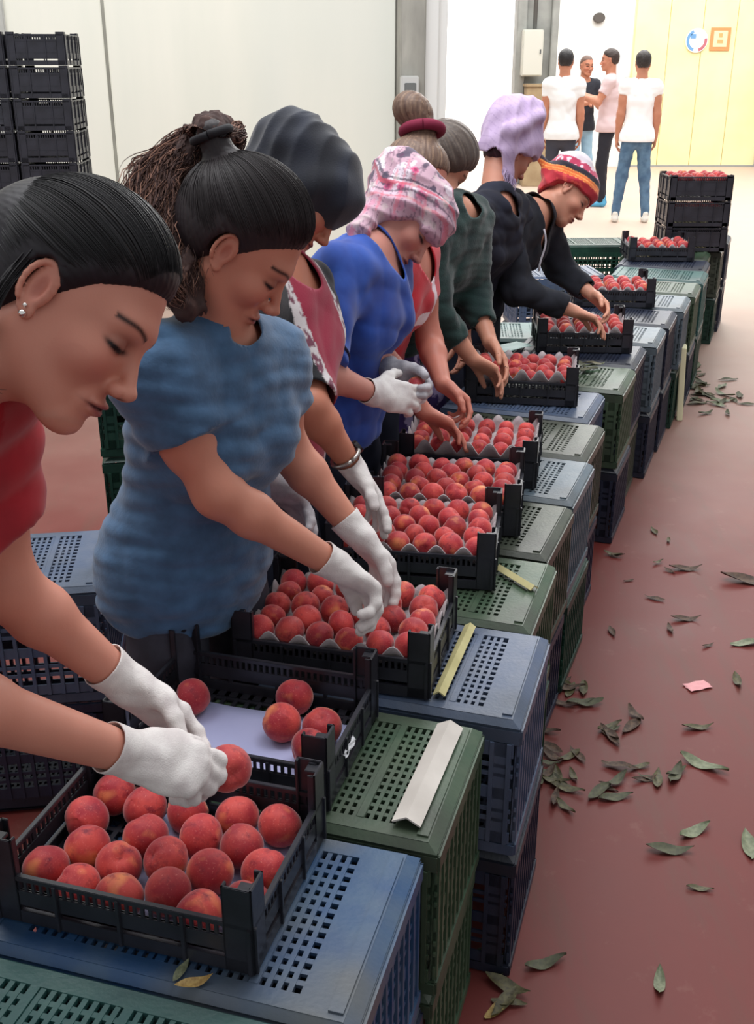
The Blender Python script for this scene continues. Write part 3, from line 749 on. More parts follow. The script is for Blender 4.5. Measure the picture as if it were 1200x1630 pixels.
def crate_parts():
    x, y, h = CW/2, CD/2, CH
    b_ = MB()
    ix, iy = x-0.072, y-0.036      # solid margins
    X_, Y_ = x, y; x, y = x-0.012, y-0.009
    b_.box(-x, -ix, -y, y, h-0.010, h); b_.box(ix, x, -y, y, h-0.010, h); b_.box(-ix, ix, -y, -iy, h-0.010, h); b_.box(-ix, ix, iy, y, h-0.010, h)
    n = 26
    for i in range(1, n):
        q = -ix+2*ix*i/n; b_.box(q-0.0034, q+0.0034, -iy, iy, h-0.009, h-0.001)
    n = 14
    for i in range(1, n):
        q = -iy+2*iy*i/n; b_.box(-ix, ix, q-0.0042, q+0.0042, h-0.008, h-0.002)
    for q in (-0.12, 0.0, 0.12): b_.box(q-0.006, q+0.006, -iy, iy, h-0.012, h+0.001)
    for sx in (-1, 1):             # raised edge bead and drain pips on the margins
        b_.box(sx*(x-0.012)-0.009, sx*(x-0.012)+0.009, -y+0.01, y-0.01, h, h+0.0035)
    x, y = X_, Y_; n0 = len(b_.v)       # sloped shoulder between base plate and rim
    xi, yi, zi, zo = x-0.013, y-0.010, h, h-0.012
    b_.v += [(-xi,-yi,zi),(xi,-yi,zi),(xi,yi,zi),(-xi,yi,zi),(-x-0.004,-y-0.002,zo),(x+0.004,-y-0.002,zo),(x+0.004,y+0.002,zo),(-x-0.004,y+0.002,zo)]
    b_.f += [(n0,n0+4,n0+5,n0+1),(n0+1,n0+5,n0+6,n0+2),(n0+2,n0+6,n0+7,n0+3),(n0+3,n0+7,n0+4,n0)]
    rim = MB(); o_ = 0.009
    rim.box(-x-o_, x+o_, -y-o_*0.3, -y+0.006, h-0.050, h-0.014); rim.box(-x-o_, x+o_, y-0.006, y+o_*0.3, h-0.050, h-0.014)
    rim.box(-x-o_, -x+0.004, -y, y, h-0.050, h-0.014); rim.box(x-0.004, x+o_, -y, y, h-0.050, h-0.014)
    rim.box(-x-o_, x+o_, -y-o_*0.3, -y+0.006, 0.0, 0.03); rim.box(-x-o_, x+o_, y-0.006, y+o_*0.3, 0.0, 0.03); rim.box(-x-o_, -x+0.004, -y, y, 0, 0.03); rim.box(x-0.004, x+o_, -y, y, 0, 0.03)
    def wall_(L, flip):
        w = MB(); a = L/2
        w.box(-a, a, -0.004, 0.0, h-0.075, h-0.045); w.box(-a, a, -0.004, 0.0, 0.13, 0.155); w.box(-a, a, -0.004, 0, 0.03, 0.055)
        n = max(6, int(L/0.032))
        for i in range(n+1):
            q = -a+0.008+(L-0.016)*i/n; w.box(q-0.004, q+0.004, -0.007, 0.004, 0.03, h-0.045)
        for z in (0.078, 0.100, 0.180, 0.200): w.box(-a, a, -0.004, 0.0, z, z+0.008)
        for s_ in (-1, 1): w.box(s_*(a-0.022)-0.018, s_*(a-0.022)+0.018, -0.004, 0.002, 0.03, h-0.045)
        return w
    return b_.mesh('base_panel'), rim.mesh('rim', bevel=0.004), wall_(CD-0.01, 0).mesh('end_wall'), wall_(CW-0.01, 0).mesh('side_wall')
CM = crate_parts()
def crate(x, y, z, rz, m, label, group, up=False):
    e = empty('field_crate', (x, y, z), R_(rz)); tag(e, label, 'crate', group)
    pr = [('base_panel', CM[0], (0, 0, 0), 0), ('rim', CM[1], (0, 0, 0), 0), ('end_wall', CM[2], (CW/2, 0, 0), 90), ('end_wall', CM[2], (-CW/2, 0, 0), -90),
          ('side_wall', CM[3], (0, -CD/2, 0), 0), ('side_wall', CM[3], (0, CD/2, 0), 180)]
    for nm, me, lo, r in pr:
        o = bpy.data.objects.new(nm, me); COL.objects.link(o); o.parent = e; o.location = lo; o.rotation_euler = (0, 0, R_(r)); set_mat(o, m)
    if up:
        e.rotation_euler = (R_(180), 0, R_(rz)); e.location.z = z+CH
    return e
# right far corner of each stack along the row (x, y), turning slightly
edge = [(-0.035, 0.955), (0.061, 1.283), (0.185, 1.613), (0.352, 1.943), (0.420, 2.290), (0.520, 2.640), (0.640, 2.985), (0.740, 3.335), (0.813, 3.706), (1.000, 4.040), (1.121, 4.390),
        (1.290, 4.735), (1.430, 5.085), (1.590, 5.435), (1.740, 5.785), (1.880, 6.135), (1.990, 6.485), (2.095, 6.835), (2.290, 7.185), (2.440, 7.540)]
cols_ = ['teal', 'blue', 'green', 'steel_blue', 'green', 'olive', 'pale_blue', 'olive', 'steel_blue', 'green', 'navy', 'pale_blue', 'navy', 'pale_blue', 'green', 'teal', 'navy', 'green', 'olive', 'navy']
cols2 = ['navy', 'navy', 'green', 'navy', 'dark_green', 'navy', 'dark_green', 'navy', 'navy', 'navy', 'olive', 'navy', 'navy', 'dark_green', 'navy', 'dark_green', 'navy', 'olive', 'dark_green', 'navy']
ordn = ['nearest', 'second', 'third', 'fourth', 'fifth', 'sixth', 'seventh', 'eighth', 'ninth', 'tenth', 'eleventh', 'twelfth', 'thirteenth', 'fourteenth', 'fifteenth', 'sixteenth', 'seventeenth', 'eighteenth', 'nineteenth', 'farthest']
STK = []
for i, (x, y) in enumerate(edge):
    rz = (-16, -16, -17, -17, -18)[i] if i < 5 else -20.5
    wsc = 1.11 if i < 2 else 1.0; a = R_(rz); cx = x-math.cos(a)*CW*wsc/2+math.sin(a)*CD/2; cy = y-math.sin(a)*CW*wsc/2-math.cos(a)*CD/2
    dz_ = -0.03 if i == 0 else 0.0
    nm = cols_[i].replace('_', ' '); n2 = cols2[i].replace('_', ' ')
    lo_ = crate(cx+0.006*math.sin(i*2.3), cy, 0.001, rz, PL[cols2[i]], 'upturned %s crate on the floor, bottom of the %s stack' % (n2, ordn[i]), 'upturned field crates forming the packing row')
    up_ = crate(cx, cy, CH+0.005+dz_*0.1, rz, PL[cols_[i]], 'upturned %s crate with slotted base, top of the %s stack' % (nm, ordn[i]), 'upturned field crates forming the packing row')
    lo_.scale.x = up_.scale.x = wsc; STK.append((cx, cy, rz))
TOP = 2*CH+0.009
# loose stacks around the workers
crate(-0.90, 2.30, 0.001, 8, PL['navy'], 'dark crate on the floor behind the curly-haired woman, under the blue one', 'spare crates behind the workers', up=True)
crate(-0.90, 2.30, CH+0.004, 8, PL['steel_blue'], 'blue open crate behind the curly-haired woman, showing its grid', 'spare crates behind the workers')
for k in range(3): crate(-0.60, 3.22, 0.001+k*(CH+0.004), 10, PL['dark_green'], ('dark green crate in the pile left of the grey-blue T-shirt, ')+('lowest', 'middle', 'topmost')[k], 'spare crates behind the workers')
for k in range(2): crate(1.42, 7.25, 0.001+k*(CH+0.004), 2, PL['dark_green'], 'green crate left of the far end of the row, '+('lower', 'upper')[k]+' of its pile', 'spare crates behind the workers')
for k in range(2): crate(1.02, 6.15, 0.001+k*(CH+0.004), 6, PL[('navy', 'steel_blue')[k]], 'blue-grey crate beside the striped headscarf, '+('lower', 'upper')[k]+' of its pile', 'spare crates behind the workers')
for k in range(2): crate(0.48, 4.80, 0.001+k*(CH-0.02), -4, PL[('navy', 'teal')[k]], ('navy', 'teal')[k]+' crate at the black jacket woman\'s waist, '+('lower', 'upper')[k]+' of its pile', 'spare crates behind the workers')

# ------------------------------------------------------------------ black peach trays
BLK = mat('black_tray_plastic', (34, 34, 40), rough=0.32, noise=(46, 46, 54), scale=14, bump=0.08, bscale=90)
TW, TD = 0.385, 0.285
def tray_parts(TH, TP):
    def wall_(L):
        w = MB(); a = L/2
        w.box(-a, a, -0.005, 0.003, TH-0.008, TH); w.box(-a, a, -0.003, 0.001, TH-0.034, TH-0.024); w.box(-a, a, -0.004, 0.002, 0.030, 0.056); w.box(-a, a, -0.005, 0.002, 0.0, 0.022)
        n = int(L/0.0115)
        for i in range(n+1):
            q = -a+L*i/n; w.box(q-0.0028, q+0.0028, -0.003, 0.001, TH-0.026, TH-0.006)
        w.box(-a, a, -0.002, 0.001, 0.056, TH-0.033)
        n = max(3, int(L/0.09))
        for i in range(n+1):
            q = -a+L*i/n; w.box(q-0.003, q+0.003, -0.008, 0.001, 0.0, TH-0.004)
        return w
    post = MB(); t_ = 0.004; s_ = 0.042
    post.box(0, s_, 0, t_, 0, TP); post.box(0, t_, 0, s_, 0, TP); post.box(s_-0.004, s_, 0, 0.012, 0.0, TP); post.box(0, 0.012, s_-0.004, s_, 0, TP)
    post.box(0.010, 0.022, t_, t_+0.003, 0, TP-0.003); post.box(t_, s_*0.55, t_, s_*0.55, TP-0.012, TP-0.006)
    ba = MB(); x, y = TW/2-0.004, TD/2-0.004
    ba.box(-x, x, -y, -y+0.02, 0, 0.004); ba.box(-x, x, y-0.02, y, 0, 0.004); ba.box(-x, -x+0.02, -y, y, 0, 0.004); ba.box(x-0.02, x, -y, y, 0, 0.004)
    for i in range(1, 16): q = -x+2*x*i/16; ba.box(q-0.004, q+0.004, -y, y, 0, 0.004)
    for i in range(1, 11): q = -y+2*y*i/11; ba.box(-x, x, q-0.004, q+0.004, 0.0005, 0.0035)
    return wall_(TW-0.012).mesh('side_wall', 0.0008), wall_(TD-0.012).mesh('end_wall', 0.0008), post.mesh('corner_post', 0.001), ba.mesh('base')
TH, TP = 0.080, 0.138
TM = tray_parts(TH, TP); TM2 = tray_parts(0.142, 0.152)
def tray(x, y, z, rz, label, group, TM=TM):
    e = empty('fruit_tray', (x, y, z), R_(rz)); tag(e, label, 'tray', group)
    pr = [('base', TM[3], (0, 0, 0), 0), ('side_wall', TM[0], (0, -TD/2+0.005, 0), 0), ('side_wall', TM[0], (0, TD/2-0.005, 0), 180), ('end_wall', TM[1], (TW/2-0.005, 0, 0), 90), ('end_wall', TM[1], (-TW/2+0.005, 0, 0), -90),
          ('corner_post', TM[2], (-TW/2, -TD/2, 0), 0), ('corner_post', TM[2], (TW/2, -TD/2, 0), 90), ('corner_post', TM[2], (TW/2, TD/2, 0), 180), ('corner_post', TM[2], (-TW/2, TD/2, 0), 270)]
    for nm, me, lo, r in pr:
        o = bpy.data.objects.new(nm, me); COL.objects.link(o); o.parent = e; o.location = lo; o.rotation_euler = (0, 0, R_(r)); set_mat(o, BLK)
    return e

# ------------------------------------------------------------------ peaches
mp_ = bpy.data.materials.new('peach_skin'); mp_.use_nodes = True; t = mp_.node_tree; b = t.nodes['Principled BSDF']; tc = t.nodes.new('ShaderNodeTexCoord')
oi = t.nodes.new('ShaderNodeObjectInfo')
va = t.nodes.new('ShaderNodeVectorMath'); va.operation = 'MULTIPLY_ADD'; va.inputs[1].default_value = (1, 1, 1)
sc_ = t.nodes.new('ShaderNodeMath'); sc_.operation = 'MULTIPLY'; sc_.inputs[1].default_value = 37.0; t.links.new(oi.outputs['Random'], sc_.inputs[0])
cx_ = t.nodes.new('ShaderNodeCombineXYZ'); [t.links.new(sc_.outputs[0], cx_.inputs[i]) for i in range(3)]
t.links.new(tc.outputs['Object'], va.inputs[0]); t.links.new(cx_.outputs[0], va.inputs[2])
c0 = mixn(ramp(nznode(1.6, 3, 0.5, va.outputs[0]).outputs[0], 0.40, 0.60), (158, 40, 50), (198, 72, 66))
c1 = mixn(ramp(nznode(1.3, 2, 0.5, va.outputs[0]).outputs[0], 0.60, 0.78), c0, (230, 140, 88))
c2 = mixn(ramp(nznode(3.2, 4, 0.6, va.outputs[0]).outputs[0], 0.52, 0.72), c1, (122, 28, 46))
c3 = mixn(ramp(nznode(26, 3, 0.5, va.outputs[0]).outputs[0], 0.60, 0.90), c2, (226, 132, 120))
hs = t.nodes.new('ShaderNodeHueSaturation'); vr = t.nodes.new('ShaderNodeMapRange'); vr.inputs[3].default_value = 0.82; vr.inputs[4].default_value = 1.22; t.links.new(oi.outputs['Random'], vr.inputs[0])
t.links.new(vr.outputs[0], hs.inputs['Value']); t.links.new(c3, hs.inputs['Color']); t.links.new(hs.outputs[0], b.inputs['Base Color'])
b.inputs['Roughness'].default_value = 0.58; b.inputs['Sheen Weight'].default_value = 0.35; b.inputs['Sheen Roughness'].default_value = 0.4; b.inputs['Specular IOR Level'].default_value = 0.3
def peach_mesh(seed, seg=28, rings=18):
    g = random.Random(seed); V = []; F = []
    for j in range(rings+1):
        th = math.pi*j/rings
        for i in range(seg):
            ph = 2*math.pi*i/seg; r = 1.0
            r -= 0.075*math.exp(-((min(ph, 2*math.pi-ph))/0.20)**2)*math.sin(th)**0.6*(0.4+0.6*(th < 2.2))
            r -= 0.22*math.exp(-(th/0.30)**2); r += 0.05*math.exp(-((math.pi-th)/0.25)**2)
            r *= 1+0.02*math.sin(2*ph+seed)+0.015*math.cos(3*th+seed)
            V.append((r*math.sin(th)*math.cos(ph), r*math.sin(th)*math.sin(ph)*1.03, r*math.cos(th)*0.95))
    for j in range(rings):
        for i in range(seg):
            a, b_, c, d_ = j*seg+i, j*seg+(i+1) % seg, (j+1)*seg+(i+1) % seg, (j+1)*seg+i
            F.append((a, d_, c, b_))
    me = bpy.data.meshes.new('peach'); me.from_pydata([tuple(q*0.5 for q in v) for v in V], [], F)
    bm = bmesh.new(); bm.from_mesh(me); bmesh.ops.remove_doubles(bm, verts=bm.verts, dist=1e-5); bm.to_mesh(me); bm.free(); me.shade_smooth(); me.materials.append(mp_); return me
PM = [peach_mesh(k) for k in range(4)]
def peach(x, y, z, d, label, group):
    o = bpy.data.objects.new('peach', PM[rnd.randrange(4)]); COL.objects.link(o); o.location = (x, y, z); o.scale = (d, d, d)
    o.rotation_euler = (rnd.uniform(0, 6.3), rnd.uniform(0, 6.3), rnd.uniform(0, 6.3)); tag(o, label, 'peach', group); return o

PULP = mat('grey_moulded_pulp', (176, 166, 166), rough=0.95, noise=(158, 148, 152), scale=30, bump=0.3, bscale=300)
def pulp_mesh(nx, ny, w, d, up=1.0):
    gx, gy = nx*8+1, ny*8+1; V = []; F = []
    for j in range(gy):
        for i in range(gx):
            u, v = i/(gx-1), j/(gy-1); x = (u-0.5)*w; y = (v-0.5)*d
            z = 0.011*(1-math.cos(2*math.pi*u*nx)*0.5-math.cos(2*math.pi*v*ny)*0.5)
            z = 0.022-0.011*(math.sin(math.pi*u*nx)**2+math.sin(math.pi*v*ny)**2)
            e = min(u, 1-u)*w, min(v, 1-v)*d; q = max(0, 1-min(e)/0.014)
            sc = 0.5+0.5*math.cos(2*math.pi*(u*nx if e[1] < e[0] else v*ny))
            z += q*(0.010+0.018*sc**0.6)*up; V.append((x, y, z))
    for j in range(gy-1):
        for i in range(gx-1): a = j*gx+i; F.append((a, a+1, a+gx+1, a+gx))
    me = bpy.data.meshes.new('pulp_liner'); me.from_pydata(V, [], F); me.shade_smooth(); me.materials.append(PULP); return me
PMESH = pulp_mesh(6, 5, TW-0.022, TD-0.022); PMESH2 = pulp_mesh(6, 5, TW-0.02, TD-0.02, 1.35)
def ordw(n): return ['first', 'second', 'third', 'fourth', 'fifth', 'sixth', 'seventh', 'eighth'][n]
def liner(x, y, z, rz, label, me=None):
    o = bpy.data.objects.new('pulp_liner', me or PMESH); COL.objects.link(o); o.location = (x, y, z); o.rotation_euler = (0, 0, R_(rz))
    md = o.modifiers.new('thickness', 'SOLIDIFY'); md.thickness = 0.0025; tag(o, label, 'liner', 'moulded pulp liners in the trays'); return o
def fill(x, y, z, rz, desc, nx=6, ny=4, d=0.060, skip=(), jit=0.002, heap=0):
    a = R_(rz); w, h = TW-0.03, TD-0.03; k = 0
    for j in range(ny):
        n = nx-(j % 2 == 1 and nx > 5 and ny > 4)
        for i in range(n):
            if (i, j) in skip: continue
            u = (i+0.5)/n; v = (j+0.5)/ny; lx = (u-0.5)*w+rnd.uniform(-jit, jit); ly = (v-0.5)*h+rnd.uniform(-jit, jit); dd = d*rnd.uniform(0.93, 1.05)
            peach(x+lx*math.cos(a)-ly*math.sin(a), y+lx*math.sin(a)+ly*math.cos(a), z+dd/2+rnd.uniform(-0.001, 0.003), dd,
                  'peach, %s row from front, %s from left, %s' % (ordw(j), ordw(i), desc), 'peaches in '+desc)
LAV = mat('lavender_paper', (176, 178, 214), rough=0.7, noise=(166, 168, 206), scale=6)
def sheet(x, y, z, rz, w, d, label, m=None, name='paper_sheet', cat='paper'):
    mb = MB(); n = 8
    for i in range(n):
        for j in range(n): pass
    V = []; F = []
    for j in range(n+1):
        for i in range(n+1): V.append(((i/n-0.5)*w, (j/n-0.5)*d, 0.0015*math.sin(i*1.3+j)+0.001*math.cos(j*2.1)))
    for j in range(n):
        for i in range(n): a = j*(n+1)+i; F.append((a, a+1, a+n+2, a+n+1))
    me = bpy.data.meshes.new(name); me.from_pydata(V, [], F); me.shade_smooth(); o = link_mesh(name, me, m or LAV); o.location = (x, y, z); o.rotation_euler = (0, 0, R_(rz))
    md = o.modifiers.new('thickness', 'SOLIDIFY'); md.thickness = 0.0006; tag(o, label, cat); return o

TR = dict(T1=(-0.303, 1.232, -16), T2=(-0.223, 1.560, -16), T3=(-0.056, 1.878, -14), T4=(0.094, 2.310, -9), T5=(0.187, 2.606, -9), T6=(0.278, 2.937, -11), T7=(0.521, 3.700, -10), T8=(0.854, 4.420, -4), T9=(1.157, 5.300, -4), T10=(1.700, 6.60, -2))
group_t = 'black trays on the packing row'
desc = dict(T1='nearest tray', T2='second tray', T3='curly-haired woman\'s tray', T4='tray below the wristwatch', T5='fifth tray, below the blue polo', T6='tray with two bare hands',
            T7='green-sweater woman\'s tray', T8='striped-headscarf woman\'s tray', T9='tray beyond the striped headscarf', T10='tray before the far stack')
for k, (x, y, rz) in TR.items():
    z = TOP
    tray(x, y, z, rz, 'black slotted plastic tray, the '+desc[k], group_t)
    if k in ('T3', 'T4', 'T5', 'T6', 'T7', 'T8', 'T9', 'T10'):
        zz = z+(0.074 if k in ('T6', 'T7') else 0.060)
        liner(x, y, zz-0.012, rz, 'grey moulded pulp liner in the '+desc[k], PMESH2 if k in ('T6', 'T7', 'T8') else None)
# peaches in the nearest tray: one loose layer, some gaps
T1P = [(-0.4105, 1.3668, 'red peach in the nearest tray, back-left'), (-0.4375, 1.3072, 'red peach in the nearest tray, left, second row from back'), (-0.3547, 1.3324, 'red peach in the nearest tray, back, left of centre under the cuff'), (-0.4206, 1.2439, 'red peach in the nearest tray, left, third row from back'), (-0.3419, 1.2682, 'red peach in the nearest tray, centre-left, below the glove'), (-0.4685, 1.1991, 'red peach in the nearest tray, far left front corner, orange-tinged'), (-0.3671, 1.2062, 'red peach in the nearest tray, front left of centre, orange-tinged'), (-0.4157, 1.1603, 'red peach in the nearest tray, front-left corner, half hidden'), (-0.3023, 1.2160, 'red peach in the nearest tray, middle of tray, third from left'), (-0.2880, 1.1521, 'red peach in the nearest tray, front row, left of the last pair'), (-0.2898, 1.3236, 'red peach in the nearest tray, centre, dark, just below the glove'), (-0.2595, 1.2656, 'red peach in the nearest tray, centre, orange side up'), (-0.2353, 1.1909, 'red peach in the nearest tray, centre front, large red'), (-0.2111, 1.3097, 'red peach in the nearest tray, right of glove, upper'), (-0.1971, 1.2457, 'red peach in the nearest tray, right centre, deep red'), (-0.1450, 1.2907, 'red peach in the nearest tray, far right back, alone and dark red'), (-0.1762, 1.1301, 'red peach in the nearest tray, front right, pale pink, beside the post'), (-0.1581, 1.1931, 'red peach in the nearest tray, right edge on the lavender paper'), (-0.2383, 1.1094, 'red peach in the nearest tray, front row, partly hidden by the rim'), (-0.3528, 1.1422, 'red peach in the nearest tray, front row, low behind the rim left')]
for i, (x, y, lb) in enumerate(T1P): peach(x, y, TOP+0.006+0.033, 0.066, lb, 'peaches in the nearest tray')
ax_, ay_, arz = TR['T1']; sheet(ax_+0.06, ay_-0.01, TOP+0.008, arz, 0.24, 0.24, 'lavender paper lining the right side of the nearest tray')
ax_, ay_, arz = TR['T2']; sheet(ax_+0.005, ay_-0.015, TOP+0.008, arz, 0.30, 0.20, 'lavender paper in the second tray under its few peaches')

SPECS = {
 'W1': dict(Rs=(-0.519, 0.938, 1.402), Ls=(-0.455, 1.165, 1.375), Re=(-0.499, 0.971, 1.093), Le=(-0.465, 1.191, 1.101), Rw=(-0.307, 1.125, 0.893), Lw=(-0.346, 1.264, 0.912), RD=(0.886, 0.191, -0.423), RN=(0.102, 0.537, -0.837), LD=(0.746, -0.015, -0.666), LN=(-0.298, -0.918, -0.261), P=(-0.814, 1.144, 0.900), O=(-0.320, 1.124, 1.465), F=(0.777, -0.276, -0.566), U=(0.629, 0.301, 0.716)),
 'W2': dict(Rs=(-0.360, 1.683, 1.238), Ls=(-0.203, 1.924, 1.194), Re=(-0.270, 1.672, 1.031), Le=(-0.174, 1.965, 1.006), Rw=(-0.076, 1.742, 0.863), Lw=(-0.040, 1.920, 0.848), RD=(0.794, 0.065, -0.604), RN=(-0.278, -0.521, -0.807), LD=(0.601, 0.040, -0.798), LN=(-0.549, -0.601, -0.581), P=(-0.355, 1.860, 0.850), O=(-0.225, 1.783, 1.422), F=(0.727, -0.062, -0.684), U=(0.686, 0.014, 0.728)),
 'W3': dict(Rs=(-0.271, 2.246, 1.236), Ls=(-0.172, 2.484, 1.209), Re=(-0.327, 1.996, 1.028), Le=(-0.145, 2.209, 1.020), Rw=(-0.220, 2.055, 0.910), Lw=(-0.056, 2.252, 0.865), RD=(0.659, 0.114, -0.743), RN=(-0.329, -0.804, -0.495), LD=(0.569, -0.198, -0.798), LN=(-0.549, -0.446, -0.706), P=(-0.268, 2.384, 0.880), O=(-0.155, 2.438, 1.435), F=(0.637, -0.166, -0.753), U=(0.766, 0.249, 0.593)),
 'W4': dict(Rs=(-0.094, 2.599, 1.224), Ls=(0.017, 2.850, 1.203), Re=(-0.140, 2.393, 1.044), Le=(-0.052, 2.878, 1.011), Rw=(-0.012, 2.538, 0.950), Lw=(0.041, 2.684, 0.964), RD=(0.947, 0.240, -0.215), RN=(0.195, 0.862, -0.468), LD=(0.868, -0.334, -0.367), LN=(0.100, -0.965, -0.242), P=(-0.112, 2.757, 0.880), O=(0.078, 2.827, 1.327), F=(0.554, -0.447, -0.703), U=(0.829, 0.217, 0.515)),
 'W5': dict(Rs=(0.000, 3.012, 1.175), Ls=(0.113, 3.245, 1.162), Re=(-0.003, 2.803, 0.987), Le=(0.161, 3.206, 0.913), Rw=(0.128, 2.808, 0.818), Lw=(0.193, 3.020, 0.834), RD=(0.866, 0.101, -0.490), RN=(-0.216, -0.476, -0.853), LD=(0.778, -0.244, -0.579), LN=(-0.482, -0.549, -0.683), P=(-0.060, 3.185, 0.880), O=(0.112, 3.316, 1.381), F=(0.829, -0.217, -0.515), U=(0.559, 0.321, 0.764)),
 'W6': dict(Rs=(0.158, 3.429, 1.213), Ls=(0.312, 3.680, 1.215), Re=(0.182, 3.342, 0.980), Le=(0.324, 3.622, 0.974), Rw=(0.306, 3.342, 0.825), Lw=(0.374, 3.471, 0.848), RD=(0.840, 0.141, -0.524), RN=(-0.212, -0.565, -0.797), LD=(0.521, -0.546, -0.656), LN=(-0.342, -0.564, -0.752), P=(0.099, 3.638, 0.880), O=(0.211, 3.617, 1.401), F=(0.591, 0.178, -0.787), U=(0.743, 0.259, 0.617)),
 'W7': dict(Rs=(0.331, 3.906, 1.185), Ls=(0.505, 4.174, 1.177), Re=(0.324, 3.819, 0.979), Le=(0.469, 4.231, 0.926), Rw=(0.321, 3.898, 0.779), Lw=(0.432, 4.154, 0.744), RD=(0.077, -0.387, -0.919), RN=(-0.212, -0.565, -0.797), LD=(0.130, -0.379, -0.916), LN=(-0.342, -0.564, -0.752), P=(0.292, 4.122, 0.880), O=(0.493, 4.159, 1.400), F=(0.671, 0.347, -0.655), U=(0.574, 0.318, 0.755)),
 'W8': dict(Rs=(0.488, 4.152, 1.125), Ls=(0.666, 4.445, 1.126), Re=(0.533, 4.091, 0.904), Le=(0.754, 4.498, 0.916), Rw=(0.769, 4.127, 0.809), Lw=(0.883, 4.350, 0.823), RD=(0.935, 0.015, -0.354), RN=(-0.104, -0.287, -0.952), LD=(0.513, -0.750, -0.417), LN=(-0.598, -0.609, -0.522), P=(0.389, 4.413, 0.880), O=(0.762, 4.409, 1.221), F=(0.692, -0.358, -0.627), U=(0.719, 0.269, 0.640)),
}
TAIL = [(-0.235, 1.899, 1.571), (-0.278, 1.928, 1.588), (-0.322, 1.881, 1.529), (-0.335, 1.805, 1.452), (-0.322, 1.735, 1.388), (-0.300, 1.693, 1.341)]

# ------------------------------------------------------------------ the workers
SKIN = mat('skin', (196, 132, 108), rough=0.48, attr='Col', sss=0.12, spec=0.35, bump=0.04, bscale=400)
GLOVE = mat('white_knit_glove', (226, 220, 216), rough=0.9, noise=(205, 196, 194), scale=30, bump=0.25, bscale=500, sheen=0.2)
GLOVE_GREY = mat('greyish_knit_glove', (196, 192, 196), rough=0.9, noise=(150, 146, 152), scale=25, bump=0.25, bscale=500)
SHOE = mat('dark_shoe', (40, 38, 42), rough=0.6, noise=(60, 56, 58), scale=30)
HAIR = mat('hair', (40, 28, 28), rough=0.5, attr='Col', spec=0.35)
CLOTH = mat('printed_cloth', (200, 180, 190), rough=0.85, attr='Col', sheen=0.2, bump=0.15, bscale=300)

def mixw(C, w, c):
    w = np.clip(w, 0, 1)[:, None]; return C*(1-w)+np.array(lin(c))*w

# --- nearest worker: dark hair drawn back, red top
w1 = Person('woman with dark hair drawn back and ear stud, in red top, nearest the camera', dict(SPECS['W1'],
    Rh=dict(curl=(30, 38, 46, 54), curl2=(50, 52, 56, 58), thumb=(22, 26), spread=5, s=0.97), Lh=dict(curl=(20, 24, 28, 32), curl2=(26, 28, 32, 36), thumb=(20, 30), spread=3, s=0.93)))
w1.body(res=0.005, hres=0.0022, skin=(204, 138, 118))
def w1_extra(f, L, M):
    f.ell(L(0, -0.085, 0.02), (0.055, 0.045, 0.055), M, k=0.03)
    f.cone(L(0, -0.11, 0.01), L(-0.01, -0.15, -0.02), 0.030, 0.034, k=0.02)
    f.cone(L(-0.01, -0.15, -0.02), L(0, -0.19, -0.12), 0.034, 0.022, k=0.02)
def w1_band(r, y, z, C):   # paler streaks on one side of the crown
    g = np.exp(-((z-0.085+0.25*y)/0.012)**2)*np.exp(-((y-0.0)/0.035)**2)*(r > 0.0)*(0.5+0.5*np.sin(z*900+y*200))
    return mixw(C, g*0.5, (150, 122, 108))
w1.hair(HAIR, infl=0.015, pole=(0, -1, 0.12), base=(23, 18, 23), hi=(40, 34, 42), res=0.0026, extra=w1_extra, band=w1_band, nst=70, amp=0.0004)
def strand(p, pts, n=24, jit=0.0, seed=0):
    P = np.array([p.O+p.R*a*p.scale+p.F*b*p.scale+p.U*c*p.scale for a, b, c in pts]); k = len(P)
    t = np.linspace(0, k-1, n); i = np.minimum(t.astype(int), k-2); u = (t-i)[:, None]
    p0 = P[np.maximum(i-1, 0)]; p1 = P[i]; p2 = P[i+1]; p3 = P[np.minimum(i+2, k-1)]
    Q = 0.5*(2*p1+(p2-p0)*u+(2*p0-5*p1+4*p2-p3)*u*u+(3*p1-p0-3*p2+p3)*u**3)
    g = np.random.RandomState(seed); o_ = g.normal(size=3)*jit
    return Q+o_*np.linspace(0.3, 1, n)[:, None]
g = np.random.RandomState(3)
ST = []
for i in range(70):   # loose lock hanging behind the ear to the jaw
    j = g.normal(size=3)*0.003
    ST.append(strand(w1, [(0.078+j[0], -0.035+j[1], 0.02), (0.084, -0.034+j[1], -0.03+j[2]), (0.074+j[0], -0.022+j[1], -0.08), (0.064+j[0], -0.004+j[1]*1.5, -0.115+j[2]), (0.06, 0.010+j[1]*2, -0.135+g.uniform(-.01, .03))], 20, 0.002, i))
curve_tubes('loose_lock', ST, 0.0008, mat('dark_hair', (22, 17, 21), rough=0.5), w1.root, w1.o, label='thin dark lock hanging loose behind the ear')
